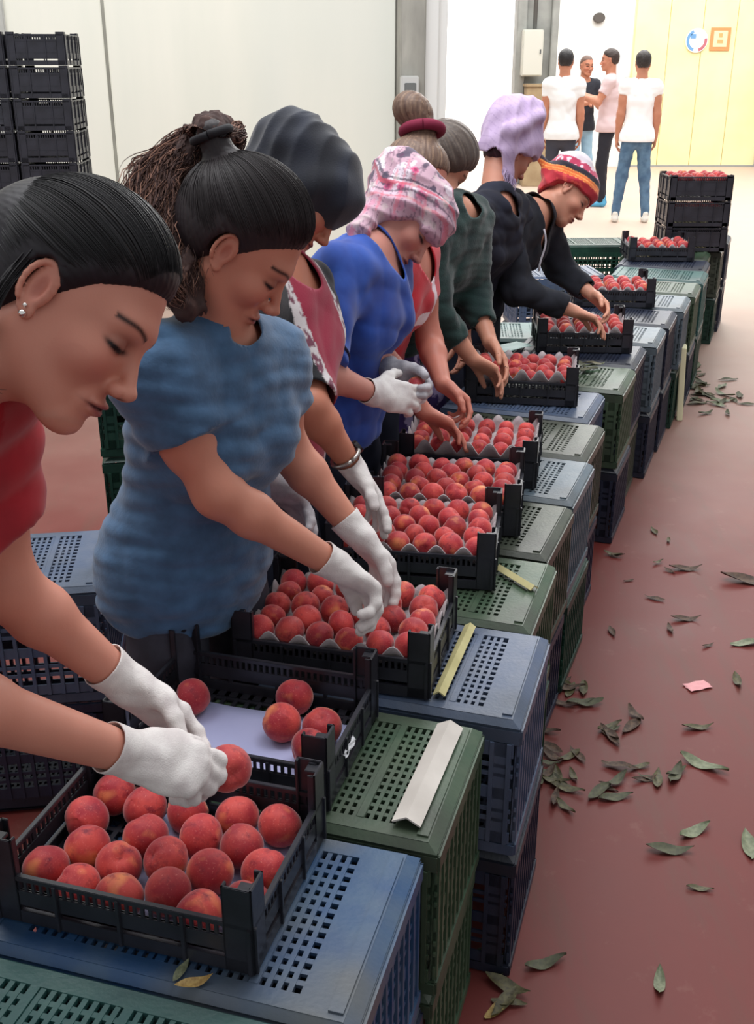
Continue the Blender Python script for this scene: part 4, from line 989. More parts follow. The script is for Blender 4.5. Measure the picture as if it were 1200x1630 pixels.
def flow_hair(p, n, pole, rad, line, t0=0.3, t1=2.3, seed=1, tp=0.013):
    """strands lying on the cap, drawn from the hairline towards the pole"""
    g_ = np.random.RandomState(seed); pl = unit(pole); e1 = unit(np.cross(pl, [1, 0, 0])); e2 = np.cross(pl, e1); out = []
    for i in range(n):
        th = g_.uniform(0, 6.283); pts = []; lift = g_.uniform(-0.012, 0.016)
        for t in np.linspace(t0+g_.uniform(0, 0.5), t1, 10):
            d = pl*math.cos(t)+(e1*math.cos(th)+e2*math.sin(th))*math.sin(t); q = np.array([0, -0.012, 0.030])+d*np.array(rad)
            gap = q[2]-np.interp(q[1], line[0], line[1])
            if gap < 0.002: break
            if abs(q[0]) > 0.06 and abs(q[1]+0.012) < 0.026 and q[2] < 0.030: break
            q = np.array([0, -0.012, 0.030])+d*(np.array(rad)*(1+lift)-(max(0, rad[0]-0.0735))*math.exp(-gap*0.6/tp))
            pts.append(tuple(q))
        if len(pts) > 3: out.append(strand(p, pts, 16, 0.0006, i))
    return out
LINE = ([-.13, -.036, -.028, .0, .010, .03, .06, .085, .12], [-.078, -.078, -.055, -.012, .004, .032, .058, .070, .072])
g = np.random.RandomState(3)
ST = flow_hair(w1, 2600, (0, -1, 0.12), (0.0885, 0.1085, 0.1005), LINE)
curve_tubes('surface_hair', ST, 0.0006, mat('dark_hair', (22, 17, 21)), w1.root, w1.o, kind='stuff')
RED = mat('red_jersey', (176, 14, 34), rough=0.8, noise=(150, 8, 28), scale=12, sheen=0.2)
w1.shirt(RED, slv=0.60, slr=0.064, neck=0.085, seed=4, label='red short-sleeved top')
for q, c in (('R', 0.045), ('L', 0.05)): w1.glove(q, cuff=c, label='white knitted cotton glove')
w1.trousers(mat('black_trousers', (34, 34, 40), rough=0.8))
mb = MB(); 
earp = w1.O+w1.R*0.084-w1.F*0.002-w1.U*0.036-w1.o
bm = bmesh.new(); bmesh.ops.create_icosphere(bm, subdivisions=2, radius=0.0042, matrix=Matrix.Translation(Vector(earp)))
bmesh.ops.create_icosphere(bm, subdivisions=2, radius=0.0026, matrix=Matrix.Translation(Vector(earp+(w1.U*0.008-w1.F*0.003))))
me = bpy.data.meshes.new('earring'); bm.to_mesh(me); bm.free(); me.shade_smooth()
o = link_mesh('earring', me, mat('silver_stud', (230, 225, 220), rough=0.15, metal=1.0), w1.root); o['label'] = 'small silver ear studs'

# --- second worker: curly ponytail, grey-blue T-shirt
w2 = Person('woman with a curly brown ponytail in a grey-blue T-shirt, bending over a tray', dict(SPECS['W2'], s=1.05,
    Rh=dict(curl=(45, 48, 50, 54), thumb=(22, 30), spread=6), Lh=dict(curl=(25, 28, 32, 36), thumb=(25, 25), spread=5)))
w2.body(res=0.005, hres=0.0026, skin=(198, 132, 110))
def w2_extra(f, L, M):
    f.cone(L(0, -0.095, 0.075), L(0, -0.140, 0.096), 0.028, 0.024, k=0.015)
w2.hair(HAIR, infl=0.024, taper=0.024, pole=(0, -0.88, 0.47), base=(33, 26, 30), hi=(52, 40, 40), res=0.003, extra=w2_extra, nst=60, amp=0.0005)
f = Fld(); X = lambda r, y, z: w2.O+w2.R*r+w2.F*y+w2.U*z
dn = np.array([0, 0, -1.0])
tail = [X(0, -0.150, 0.104)]+[np.array(q) for q in TAIL[1:]]
rad_ = [0.030, 0.046, 0.070, 0.074, 0.062, 0.030]
for i in range(5): f.cone(tail[i], tail[i+1], rad_[i]*0.58, rad_[i+1]*0.58, k=0.03)
f.disp(wob(21, 75, 0.006, 6, True, (1.5, 1.5, 0.5))); f.disp(wob(22, 170, 0.0022, 6, True, (1.5, 1.5, 0.5)))
P, F = f.nets(0.0045)
nn = nz3(P[:,0]*90, P[:,1]*90, P[:,2]*25); C = np.tile(np.array(lin((66, 50, 48))), (len(P), 1)); C = mixw(C, np.clip(nn, 0, 1)*0.7, (100, 76, 70))
CURL = mat('curly_hair', (70, 54, 52), rough=0.8, attr='Col', spec=0.2)
pt = w2.put('ponytail', P, F, CURL, C, label='curly brown ponytail')
ST = []; CC = []
tl = np.array(tail)
for i in range(5200):
    k0 = 2.2*g.uniform(0, 1)**2.2; n = 26; L_ = g.uniform(1.0, 2.6); t = np.clip(np.linspace(k0, min(5.15, k0+L_+1.0), n), 0, 4.999)
    ii = t.astype(int); u = (t-ii)[:, None]; c = tl[ii]*(1-u)+tl[ii+1]*u; rr = (np.array(rad_)[ii]*(1-u[:, 0])+np.array(rad_)[ii+1]*u[:, 0])[:, None]
    th = g.uniform(0, 6.28); off = np.array([math.cos(th), math.sin(th), 0.25*math.sin(th*2)])
    out_ = g.uniform(0.66, 1.10); s_ = np.linspace(0, 1, n)[:, None]
    cur = np.stack([np.sin(s_[:, 0]*g.uniform(18, 34)+th), np.cos(s_[:, 0]*g.uniform(18, 34)+th), np.sin(s_[:, 0]*20+th*3)], 1)*g.uniform(0.003, 0.0065)
    fz = 1.0+0.5*s_*g.uniform(-0.3, 1)*(i % 5 == 0)
    q_ = c+off*rr*out_*fz+cur*np.minimum(1, s_*4)
    if (((q_-w2.O)@w2.F > 0.008) & ((q_-w2.O)@w2.U < 0.07)).any(): continue
    ST.append(q_)
    w = g.uniform(0, 1)**2; CC.append(np.array(lin((66, 48, 46)))*(1-w)+np.array(lin((146, 108, 92)))*w)
curve_tubes('hair_curls', ST, 0.0010, CURL, pt, w2.o-np.array([0, 0, 0]), cols=CC, kind='stuff')
mb = MB(); pp = [tuple(X(0.030*math.cos(t), -0.146, 0.100)+w2.F*0.014*math.sin(t)-w2.o+w2.U*0.027*math.sin(t)) for t in np.linspace(0, 6.28, 20)]
mb.tube(pp, 0.007, 8); o = mb.build('hair_tie', mat('black_elastic', (24, 22, 28), rough=0.8), w2.root, smooth=True)
ST = flow_hair(w2, 2200, (0, -0.88, 0.47), (0.0965, 0.1165, 0.1085), LINE, 0.25, 2.5, tp=0.024)
curve_tubes('surface_hair', ST, 0.0006, mat('brown_hair', (38, 29, 31), rough=0.5), w2.root, w2.o, kind='stuff')
w2.shirt(mat('grey_blue_jersey', (66, 102, 138), rough=0.85, noise=(52, 84, 116), scale=26, sheen=0.25, bump=0.2, bscale=160), infl=0.015, slv=0.50, slr=0.070, neck=0.066, hem=0.125,
         folds=0.0026, ff=30, seed=9, neckfr=0.005, neckup=0.065, label='grey-blue short-sleeved T-shirt', res=0.005)
for q, c in (('R', 0.035), ('L', 0.04)): w2.glove(q, cuff=c, label='white knitted cotton glove')
w2.trousers(mat('charcoal_trousers', (58, 58, 70), rough=0.8, noise=(46, 46, 56), scale=30), infl=0.004)

# --- third worker: black headscarf
def dark_paint(base, hi, fr=30):
    def f_(r, y, z):
        C = np.tile(np.array(lin(base)), (len(r), 1)); return mixw(C, np.clip(nz3(r*fr, y*fr, z*fr), 0, 1)*0.5, hi)
    return f_
w3 = Person('woman in a black headscarf and dark vest over a red top, behind the ponytail woman', dict(SPECS['W3'],
    Rh=dict(curl=(18, 20, 24, 30), thumb=(35, 20)), Lh=dict(curl=(12, 14, 20, 24), thumb=(32, 15), spread=14)))
w3.body(res=0.006, hres=0.0035, skin=(190, 122, 98))
w3.scarf(CLOTH, dark_paint((26, 28, 38), (38, 46, 66)), lambda f, L, M: (f.ell(L(0, 0.035, 0.045), (0.078, 0.075, 0.062), M, k=0.03), f.ell(L(0, -0.105, 0.035), (0.088, 0.075, 0.085), M, k=0.05), f.ell(L(0, -0.05, -0.06), (0.075, 0.075, 0.07), M, k=0.04),
     f.cone(L(0, -0.09, -0.05), w3.C+w3.Aup*0.03-w3.Fr*0.05, 0.06, 0.075, k=0.04)),
     line=([-.2, -.05, -.03, .0, .02, .05, .085, .13], [-.4, -.3, -.14, -.12, -.10, -.05, -.015, -.01]), infl=0.020, fold=0.0055, ffreq=60, name='headscarf', folddir=(0.3, 1, 0.6), label='black cloth headscarf')
def w3_paint(p, P):
    Q = P-p.C; s_ = Q@p.S; fr = Q@p.Fr
    C = np.tile(np.array(lin((24, 24, 30))), (len(P), 1))
    d = np.abs(s_+0.0)
    C = mixw(C, (fr > 0.0)*(d < 0.098), (214, 206, 206)); C = mixw(C, (fr > 0)*(d < 0.096)*(d > 0.078)*(nz3(P[:,0]*120, P[:,1]*120, P[:,2]*120) > 0.1), (120, 66, 84))
    return mixw(C, (fr > 0.0)*(d < 0.074), (150, 28, 58))
w3.shirt(CLOTH, slv=0.94, slr=0.066, neck=0.062, hem=0.06, painter=w3_paint, label='black vest edged with a white patterned band over dark red', infl=0.014, res=0.006)
w3.glove('R', cuff=0.075, res=0.003, m=GLOVE_GREY, label='worn greyish cotton glove'); w3.glove('L', cuff=0.02, res=0.003, label='white cotton glove')
wr = w3.A['Lw']; dd = unit(w3.A['Lw']-w3.A['Le']); a_ = unit(np.cross(dd, [0, 0, 1])); b_ = np.cross(dd, a_)
mb = MB(); mb.tube([tuple(wr-dd*0.03+a_*0.034*math.cos(t)+b_*0.034*math.sin(t)-w3.o) for t in np.linspace(0, 6.2832, 22)], 0.005, 8)
o = mb.build('wristwatch_band', mat('steel_band', (170, 165, 160), rough=0.3, metal=0.9), w3.root, smooth=True); o['label'] = 'steel wristwatch band'
top = wr-dd*0.03+b_*0.036*(1 if b_[2] > 0 else -1)-w3.o
mb = MB(); Mx = Matrix(((a_[0], dd[0], b_[0], top[0]), (a_[1], dd[1], b_[1], top[1]), (a_[2], dd[2], b_[2], top[2]), (0, 0, 0, 1)))
mb.prism([(0.016*math.cos(t), 0.016*math.sin(t)) for t in np.linspace(0, 5.9, 16)], -0.004, 0.006, Mx)
mb.build('watch_case', mat('dark_watch', (60, 58, 60), rough=0.2, metal=0.6), o, bevel=0.001)
w3.trousers(mat('navy_trousers', (34, 36, 56), rough=0.85))

# --- fourth worker: pink patterned scarf, blue polo shirt
w4 = Person('woman in a pink and white patterned headscarf and blue polo shirt, holding one peach', dict(SPECS['W4'],
    Rh=dict(curl=(28, 30, 32, 36), thumb=(48, 40), s=1.0), Lh=dict(curl=(50, 52, 54, 56), thumb=(30, 30), s=0.95)))
w4.body(res=0.006, hres=0.0032, skin=(200, 138, 124))
def floral(r, y, z):
    C = np.tile(np.array(lin((196, 158, 174))), (len(r), 1))
    a = nz3(r*48+3, y*52, z*48); b = nz3(r*70, y*66+5, z*74+2); c = nz3(r*34+9, y*120+z*90, z*30+1)
    up = np.clip((z*0.7-y*0.7-0.01)/0.04, 0, 1)
    C = mixw(C, (a > 0.25)*0.9*up, (236, 220, 232)); C = mixw(C, (b > 0.42)*(0.3+0.7*up), (206, 78, 128)); C = mixw(C, (b > 0.66)*up, (150, 36, 84))
    C = mixw(C, (a < -0.42)*(0.15+0.75*up), (60, 50, 76)); C = mixw(C, (np.abs(c) < 0.09)*0.6, (90, 66, 88)); C = mixw(C, (c > 0.5)*0.6, (214, 110, 130))
    d_ = z*0.9-y*0.45+0.02*np.sin(r*40+y*20)   # woven diagonal bands near the brow and crown
    C = mixw(C, (np.abs(d_-0.055) < 0.006)*0.85, (196, 84, 104)); C = mixw(C, (np.abs(d_-0.070) < 0.004)*0.8, (52, 44, 66)); C = mixw(C, (np.abs(d_-0.030) < 0.0035)*0.7, (70, 56, 78)); C = mixw(C, (np.abs(d_-0.005) < 0.005)*0.6, (206, 100, 116))
    return mixw(C, (b < -0.55)*0.4, (206, 196, 190))
w4.scarf(CLOTH, floral, lambda f, L, M: (f.ell(L(0, -0.10, 0.05), (0.082, 0.085, 0.080), M, k=0.05), f.ell(L(0, 0.045, 0.055), (0.072, 0.05, 0.055), M, k=0.03),
     f.cone(L(0.055, -0.06, -0.04), L(0.06, -0.05, -0.05)+np.array([-0.05, -.10, -0.045]), 0.034, 0.024, k=0.03), f.cone(L(0.06, -0.05, -0.05)+np.array([-0.05, -.10, -0.045]), L(0.06, -0.05, -0.05)+np.array([-0.055, -.165, -0.18]), 0.024, 0.010, k=0.02)),
     line=([-.2, -.06, -.03, .0, .02, .05, .085, .13], [-.4, -.3, -.085, -.05, -.025, .005, .024, .03]), infl=0.020, fold=0.006, ffreq=75, folddir=(0.3, -0.6, 1), label='pink, white and navy patterned headscarf')
BLUE = mat('blue_pique', (38, 84, 178), rough=0.85, noise=(24, 58, 142), scale=10, sheen=0.2)
w4.shirt(BLUE, slv=0.86, slr=0.068, neck=0.052, neckup=0.075, hem=0.10, folds=0.006, seed=14, label='blue polo shirt with dark sleeve trim')
p4 = w4; s_, e_ = w4.A['Rs'], w4.A['Re']; d4 = unit(e_-s_); a_ = unit(np.cross(d4, [0, 1, 0])); b_ = np.cross(d4, a_); c4 = s_+(e_-s_)*0.80
mb = MB(); mb.tube([tuple(c4+a_*0.0665*math.cos(t)+b_*0.0665*math.sin(t)-w4.o) for t in np.linspace(0, 6.2832, 26)], 0.0035, 6)
mb.build('sleeve_trim', mat('navy_trim', (24, 28, 60), rough=0.8), w4.root, smooth=True)
w4.glove('R', cuff=0.03, res=0.003, label='white knitted cotton glove'); w4.glove('L', cuff=0.03, res=0.003, m=GLOVE_GREY, label='greyish cotton glove')
w4.trousers(mat('dark_blue_trousers', (26, 28, 48), rough=0.85))

# --- fifth worker: red T-shirt with white trim, hair in a bun
w5 = Person('bare-handed woman with hair bun in red top with white trim, behind the pink headscarf', dict(SPECS['W5'],
    Rh=dict(curl=(16, 18, 22, 28), thumb=(28, 20)), Lh=dict(curl=(40, 44, 60, 66), thumb=(25, 30))))
w5.body(res=0.006, hres=0.005, skin=(196, 124, 106), bare=('R', 'L'))
w5.hair(HAIR, infl=0.010, pole=(0, -0.4, 0.9), base=(92, 70, 62), hi=(168, 138, 112), res=0.005, label='brown hair gathered in a bun', nst=30,
        extra=lambda f, L, M: (f.cone(L(0, -0.04, 0.10), L(0, -0.09, 0.155), 0.045, 0.04, k=0.02), f.ell(L(0, -0.12, 0.165), (0.062, 0.062, 0.052), M, k=0.02)))
mb = MB(); ax = unit(w5.U*0.8-w5.F*0.6); a_ = w5.R; b_ = np.cross(ax, a_); c5 = w5.O+w5.F*(-0.062)+w5.U*0.132
mb.tube([tuple(c5+a_*0.056*math.cos(t)+b_*0.056*math.sin(t)-w5.o) for t in np.linspace(0, 6.2832, 24)], 0.016, 10)
o = mb.build('hair_band', mat('burgundy_band', (124, 28, 58), rough=0.9), w5.root, smooth=True); o['label'] = 'burgundy hair band'
def w5_paint(p, P):
    Q = P-p.C; s_ = Q@p.S; up = Q@p.Aup; fr = Q@p.Fr
    C = np.tile(np.array(lin((190, 26, 44))), (len(P), 1)); u = s_-0.06+0.25*up
    return mixw(mixw(C, (np.abs(u) < 0.012)*(fr > -0.02), (232, 214, 220)), (np.abs(up+0.12) < 0.022)*(s_ > -0.03)*(s_ < 0.06)*(fr > 0), (236, 226, 230))
w5.shirt(CLOTH, slv=0.42, slr=0.060, neck=0.075, hem=0.08, painter=w5_paint, label='red short-sleeved top with white trim')
w5.trousers(mat('dark_blue_trousers', (26, 28, 48)))

# --- sixth worker: dark green sweater, grey-brown hair
w6 = Person('woman with smooth grey-brown hair in a dark green sweater, packing with bare hands', dict(SPECS['W6'],
    Rh=dict(curl=(28, 30, 34, 40), thumb=(28, 25)), Lh=dict(curl=(22, 24, 30, 36), thumb=(28, 20))))
w6.body(res=0.007, hres=0.005, skin=(200, 140, 116), bare=('R', 'L'))
w6.hair(HAIR, infl=0.019, pole=(0, -0.9, 0.3), base=(76, 66, 62), hi=(132, 118, 106), res=0.005, ear=False, nst=26, label='grey-brown hair smoothed back',
        line=([-.13, -.05, -.03, .0, .03, .05, .07, .10], [-.10, -.10, -.08, -.05, -.01, .03, .05, .06]))
w6.shirt(mat('dark_green_knit', (24, 54, 50), rough=0.95, noise=(16, 38, 38), scale=14, sheen=0.2, bump=0.3, bscale=200), slv=1.62, slr=0.066, neck=0.054, hem=0.10, folds=0.006, seed=5, label='dark green long-sleeved sweater', infl=0.016, neckup=0.08)
w6.trousers(mat('purple_print_trousers', (60, 40, 96), rough=0.9, noise=(170, 150, 190), scale=18, contrast=(0.5, 0.56)), infl=0.03)

# --- seventh worker: lavender turban
w7 = Person('woman in a lavender turban with a fringed end, wearing a dark navy sweater', dict(SPECS['W7'],
    Rh=dict(curl=(25, 28, 32, 38)), Lh=dict(curl=(25, 28, 32, 38))))
w7.body(res=0.008, hres=0.005, skin=(190, 130, 108), bare=('R', 'L'))
def lav(r, y, z):
    C = np.tile(np.array(lin((196, 172, 206))), (len(r), 1)); b = nz3(r*90, y*40, z*60)
    C = mixw(C, np.clip(b, 0, 1)*0.5, (168, 142, 182)); return mixw(C, (np.abs(np.sin(z*160+y*60)) < 0.2)*0.35, (150, 124, 170))
w7.scarf(CLOTH, lav, lambda f, L, M: (f.ell(L(0, -0.075, 0.085), (0.085, 0.085, 0.085), M, k=0.05), f.ell(L(0.02, -0.03, 0.15), (0.055, 0.06, 0.045), M, k=0.04),
     f.cone(L(0.085, -0.03, 0.13), L(0.095, -0.10, 0.02), 0.022, 0.026, k=0.02), f.cone(L(0.095, -0.10, 0.02), L(0.075, -0.10, 0.02)+dn*0.16, 0.026, 0.024, k=0.02)),
     line=([-.3, -.12, -.09, -.03, .0, .02, .05, .085, .13], [-.6, -.4, -.05, -.03, -.01, .0, .02, .032, .035]), infl=0.026, fold=0.006, ffreq=48, folddir=(0.3, 0.8, 0.7), res=0.005, name='turban', label='lavender cloth turban')
w7.hair(HAIR, infl=0.004, pole=(0, -1, 0), base=(46, 26, 34), hi=(90, 50, 60), res=0.006, nst=20)
ST = []
for i in range(90):
    q = w7.O+w7.R*(0.075+g.uniform(-.03, .03))+w7.F*(-0.10+g.uniform(-.03, .03))+w7.U*0.02+dn*0.155
    ST.append(np.array([q, q+dn*0.02+g.normal(size=3)*.003, q+dn*0.045+g.normal(size=3)*.006]))
curve_tubes('scarf_fringe', ST, 0.0022, mat('lavender_fringe', (206, 186, 220), rough=0.9), w7.root, w7.o, label='lavender fringe at the turban end', kind='stuff')
w7.shirt(mat('navy_sweater', (30, 32, 48), rough=0.95, noise=(22, 22, 34), scale=14), slv=1.8, slr=0.066, neck=0.054, hem=0.10, folds=0.006, seed=6, infl=0.016, label='dark navy sweater')
w7.trousers(mat('navy_trousers', (34, 36, 56)), infl=0.02)

# --- eighth worker: striped red and orange scarf, black hooded jacket
w8 = Person('woman in a red and orange striped headscarf and black jacket, farthest of the packers', dict(SPECS['W8'],
    Rh=dict(curl=(24, 26, 30, 36), thumb=(25, 25)), Lh=dict(curl=(30, 32, 36, 40), thumb=(25, 25))))
w8.body(res=0.007, hres=0.0045, skin=(206, 146, 122), bare=('R', 'L'))
def stripes(r, y, z):
    t = z-0.03-0.35*(y-0.02)
    C = np.tile(np.array(lin((182, 36, 52))), (len(r), 1))
    C = mixw(C, (nz3(r*80, y*80, z*120) > 0.45)*0.5, (224, 90, 70))
    C = mixw(C, (t > 0.012), (222, 108, 52)); C = mixw(C, (t > 0.012)*(np.abs(np.sin(t*260)) < 0.35), (246, 170, 90)); C = mixw(C, (t > 0.038), (48, 42, 54))
    C = mixw(C, (t > 0.060), (176, 48, 84)); C = mixw(C, (t > 0.060)*(nz3(r*110, y*110, z*110) > 0.35), (226, 190, 200)); return mixw(C, (t > 0.092), (206, 196, 202))
w8.scarf(CLOTH, stripes, lambda f, L, M: (f.ell(L(0, -0.06, 0.07), (0.078, 0.075, 0.072), M, k=0.05), f.ell(L(0.02, -0.115, 0.0), (0.032, 0.03, 0.025), M, k=0.02),
     f.cone(L(0.03, -0.12, 0.0), L(0.05, -0.21, 0.01), 0.02, 0.012, k=0.015)),
     line=([-.3, -.1, -.05, -.03, .0, .02, .05, .085, .13], [-.3, -.10, -.02, -.012, .008, .014, .018, .026, .03]), infl=0.020, fold=0.005, ffreq=60, folddir=(0.1, -0.35, 1), res=0.0045, hide_ear=False, label='red, orange, black and pink striped headscarf')
w8.shirt(mat('black_fleece', (24, 26, 34), rough=0.95, noise=(34, 36, 46), scale=14), slv=1.78, slr=0.066, neck=0.054, hem=0.10, folds=0.006, seed=7, infl=0.016, label='black jacket with pale drawstring')
mb = MB(); s0 = w8.C+w8.Aup*0.06+w8.Fr*0.085-w8.S*0.05-w8.o
mb.tube([tuple(s0+np.array([0.01*math.sin(t*5), -0.01, -0.16*t])) for t in np.linspace(0, 1, 8)], 0.004, 6)
mb.build('drawstring', mat('pale_cord', (200, 196, 204), rough=0.8), w8.root, smooth=True)
w8.trousers(mat('black_trousers', (34, 34, 40)), infl=0.01)

# ------------------------------------------------------------------ the four men standing at the far end
def man(label, x, y, face, shirt, trous, hgt=1.0, arms='down', hairc=(30, 26, 28), skin=(190, 130, 104), shoe=None, bald=False, shoulder=0.165, stance=0.12, slv=0.6, lean=0.0, tags=('shirt', 'trousers'), tuck=0.08):
    a = R_(face); Fh = np.array([math.cos(a), math.sin(a), 0]); Sh = np.array([-math.sin(a), math.cos(a), 0]); Z = np.array([0, 0, 1.0]); b = np.array([x, y, 0.0])
    sp = dict(P=b+Z*0.96*hgt, Rs=b-Sh*shoulder+Z*1.46*hgt+Fh*lean, Ls=b+Sh*shoulder+Z*1.46*hgt+Fh*lean, O=b+Z*1.70*hgt+Fh*(0.03+lean), F=Fh+Z*-0.05, U=Z, male=True, s=1.06, w=1.05)
    for q, sg in (('R', -1), ('L', 1)):
        s = sp[q+'s']; md = arms if isinstance(arms, str) else arms[q]
        if md == 'down': e = s+Sh*sg*0.035-Z*0.29; w = e+Sh*sg*0.01-Z*0.25+Fh*0.05; D = -Z+Fh*0.1
        elif md == 'front': e = s+Sh*sg*0.05-Z*0.26+Fh*0.06; w = e+Fh*0.20-Sh*sg*0.16+Z*0.05; D = Fh*0.6-Sh*sg*0.8+Z*0.05
        elif md == 'raise': e = s+Sh*sg*0.04-Z*0.24+Fh*0.12; w = e+Fh*0.24+Z*0.09; D = Fh+Z*0.2
        sp[q+'e'] = e; sp[q+'w'] = w; sp[q+'D'] = unit(D); sp[q+'N'] = unit(-Sh*sg) if md == 'down' else -Z
        sp[q+'h'] = dict(curl=(25, 28, 30, 34), s=1.05)
    p = Person(label, {k: (tuple(v) if isinstance(v, np.ndarray) else v) for k, v in sp.items()})
    p.body(res=0.012, hres=0.008, skin=skin, bare=('R', 'L'))
    if not bald:
        p.hair(HAIR, infl=0.010, base=hairc, hi=tuple(min(255, c+30) for c in hairc), res=0.009, nst=20, line=([-.13, -.05, -.03, .0, .02, .05, .085, .13], [-.05, -.05, -.03, .02, .03, .05, .075, .08]))
    else:
        p.hair(HAIR, infl=0.003, base=(96, 74, 66), hi=(120, 92, 80), res=0.009, nst=20, line=([-.13, -.05, -.03, .0, .02, .05, .085, .13], [-.05, -.05, -.03, .03, .04, .06, .08, .085]))
    p.shirt(shirt[0], slv=slv, slr=0.066, neck=0.072, res=0.012, hem=tuck, folds=0.004, infl=0.014, label=shirt[1], neckup=0.07, neckfr=0.02)
    p.trousers(trous[0], res=0.014, stance=stance, infl=0.008, label=trous[1], ms=shoe)
    return p
WHITE_T = mat('white_tee', (236, 238, 240), rough=0.9); DENIM = mat('blue_denim', (96, 128, 156), rough=0.9, noise=(70, 98, 128), scale=12)
man('man in a plain white T-shirt and dark trousers, back turned, leftmost of the four', 2.10, 12.9, 80, (WHITE_T, 'white T-shirt'), (mat('dark_grey_trousers', (60, 62, 74), rough=0.9), 'dark trousers'), hgt=1.01, slv=0.45)
man('bald man in a black T-shirt and pale jeans, facing the others', 2.74, 15.2, -70, (mat('black_tee', (34, 36, 46), rough=0.9), 'black T-shirt'), (mat('pale_denim', (150, 184, 206), rough=0.9), 'pale blue jeans'), hgt=0.98, arms='front', bald=True, slv=0.6)
man('man in a pale pink shirt and black trousers, seen side on with one arm out', 2.88, 14.2, 165, (mat('pale_pink_tee', (214, 190, 192), rough=0.9), 'pale pink shirt'), (mat('black_denim', (34, 34, 44), rough=0.9), 'black trousers'), hgt=1.02, arms={'R': 'raise', 'L': 'raise'}, hairc=(52, 40, 36), shoe=mat('blue_shoe', (80, 160, 200), rough=0.6), stance=0.10)
man('man in white sleeveless top and faded blue jeans, back turned, rightmost of four', 2.92, 12.7, 85, (mat('white_vest', (244, 244, 246), rough=0.9), 'white sleeveless top'), (DENIM, 'faded blue jeans'), hgt=1.0, slv=0.30, shoe=mat('white_trainer', (226, 224, 216), rough=0.6), stance=0.17, hairc=(40, 34, 32))

T2P = [(-0.1480, 1.6425, 'red peach in the second tray, upper left of the four clustered'), (-0.1650, 1.5620, 'red peach in the second tray, lower left of the four clustered, bright red'), (-0.0946, 1.5505, 'red peach in the second tray, upper right of the four, orange-topped'), (-0.1124, 1.4875, 'red peach in the second tray, lower right of the four, nearest the corner post'), (-0.3330, 1.6410, 'red peach in the second tray, alone at left behind the gloved wrist')]
HELD = [(-0.202, 1.200, 0.818, 0.064, 'peach held between the two white gloves of the nearest woman'), (0.102, 2.630, 0.935, 0.066, 'orange-red peach held in the gloves of the blue polo shirt')]

# ------------------------------------------------------------------ the remaining fruit
for (x, y, lb) in T2P: peach(x, y, TOP+0.006+0.033, 0.067, lb, 'peaches in the second tray')
FILL = [('T3', 6, 5, 0.056), ('T4', 6, 5, 0.056), ('T5', 6, 5, 0.056), ('T6', 6, 4, 0.052), ('T7', 6, 5, 0.052), ('T8', 5, 4, 0.058), ('T9', 5, 4, 0.058), ('T10', 5, 4, 0.058)]
for k, nx, ny, d in FILL:
    x, y, rz = TR[k]
    fill(x, y, TOP+(0.056 if k in ('T3', 'T4', 'T5') else 0.064 if k in ('T6', 'T7') else 0.050), rz, desc[k], nx, ny, d, jit=0.0015)
for k, (x, y, z, d, lb) in enumerate(HELD):
    peach(x, y, z, d, lb, 'peaches held in gloved hands')
# far stack of three trays at the end of the row
for k in range(3):
    tray(1.99, 6.95, TOP+k*0.1535, 0, 'black slotted tray in the far stack at the end of the row, '+('lowest', 'middle', 'topmost')[k], 'trays in the far stack', TM2)
    if k > 0: fill(1.99, 6.95, TOP+k*0.1535+(0.100 if k == 2 else 0.06), 0, ('middle tray of far stack', 'topmost tray of far stack')[k-1], 5, 4, 0.060)
# tall stack of empty trays against the left wall
for c in range(3):
    for k in range(12):
        tray(-1.70-c*0.30, 5.95-c*0.03, 0.001+k*0.1535, 94, 'empty black tray piled by the cream wall, %s column, %s from floor' % (('right', 'middle', 'left')[c], ordn[k] if k else 'lowest'), 'empty trays piled by the wall', TM2)
sheet(-1.98, 5.70, 1.41, 20, 0.16, 0.10, 'scrap of pale paper stuck on the tall pile of empty trays', mat('white_paper', (232, 232, 236), rough=0.7))

# ------------------------------------------------------------------ cardboard corner strips, paper, strays on the table
def vstrip(a, b, w, label, m, z=TOP+0.004, up=1.0):
    a = Vector(a+(z,)); b = Vector(b+(z,)); d = (b-a).normalized(); s = Vector((-d.y, d.x, 0)); h = Vector((0, 0, 1))*w*0.55*up; V = []; F = []
    n = 6
    for i in range(n+1):
        p = a+(b-a)*(i/n); V += [tuple(p+s*w), tuple(p+h), tuple(p-s*w)]
    for i in range(n): k = i*3; F += [(k, k+1, k+4, k+3), (k+1, k+2, k+5, k+4)]
    me = bpy.data.meshes.new('corner_strip'); me.from_pydata(V, [], F); o = link_mesh('corner_strip', me, m)
    md = o.modifiers.new('thickness', 'SOLIDIFY'); md.thickness = 0.003; md.offset = 1; tag(o, label, 'strip'); return o
CARD = mat('white_card', (206, 198, 190), rough=0.8, noise=(188, 180, 172), scale=10)
vstrip((0.045, 1.335), (0.130, 1.600), 0.022, 'white V-shaped cardboard corner strip lying on the green crate', CARD)
YC = mat('yellowed_card', (202, 192, 142), rough=0.8, noise=(176, 166, 116), scale=12)
vstrip((0.115, 1.70), (0.195, 1.965), 0.010, 'bent yellowed card strip beside the tray on the steel blue crate', YC, up=1.4)
vstrip((0.285, 2.245), (0.352, 2.135), 0.010, 'short yellowed card strip on the fourth stack', YC, up=1.5)
# torn white label on the second tray side
sheet(-0.045, 1.475, TOP+0.05, 70, 0.05, 0.012, 'white label on the right side of the second tray', mat('white_paper', (232, 232, 236)), name='paper_label', cat='label').rotation_euler = (R_(80), 0, R_(72))

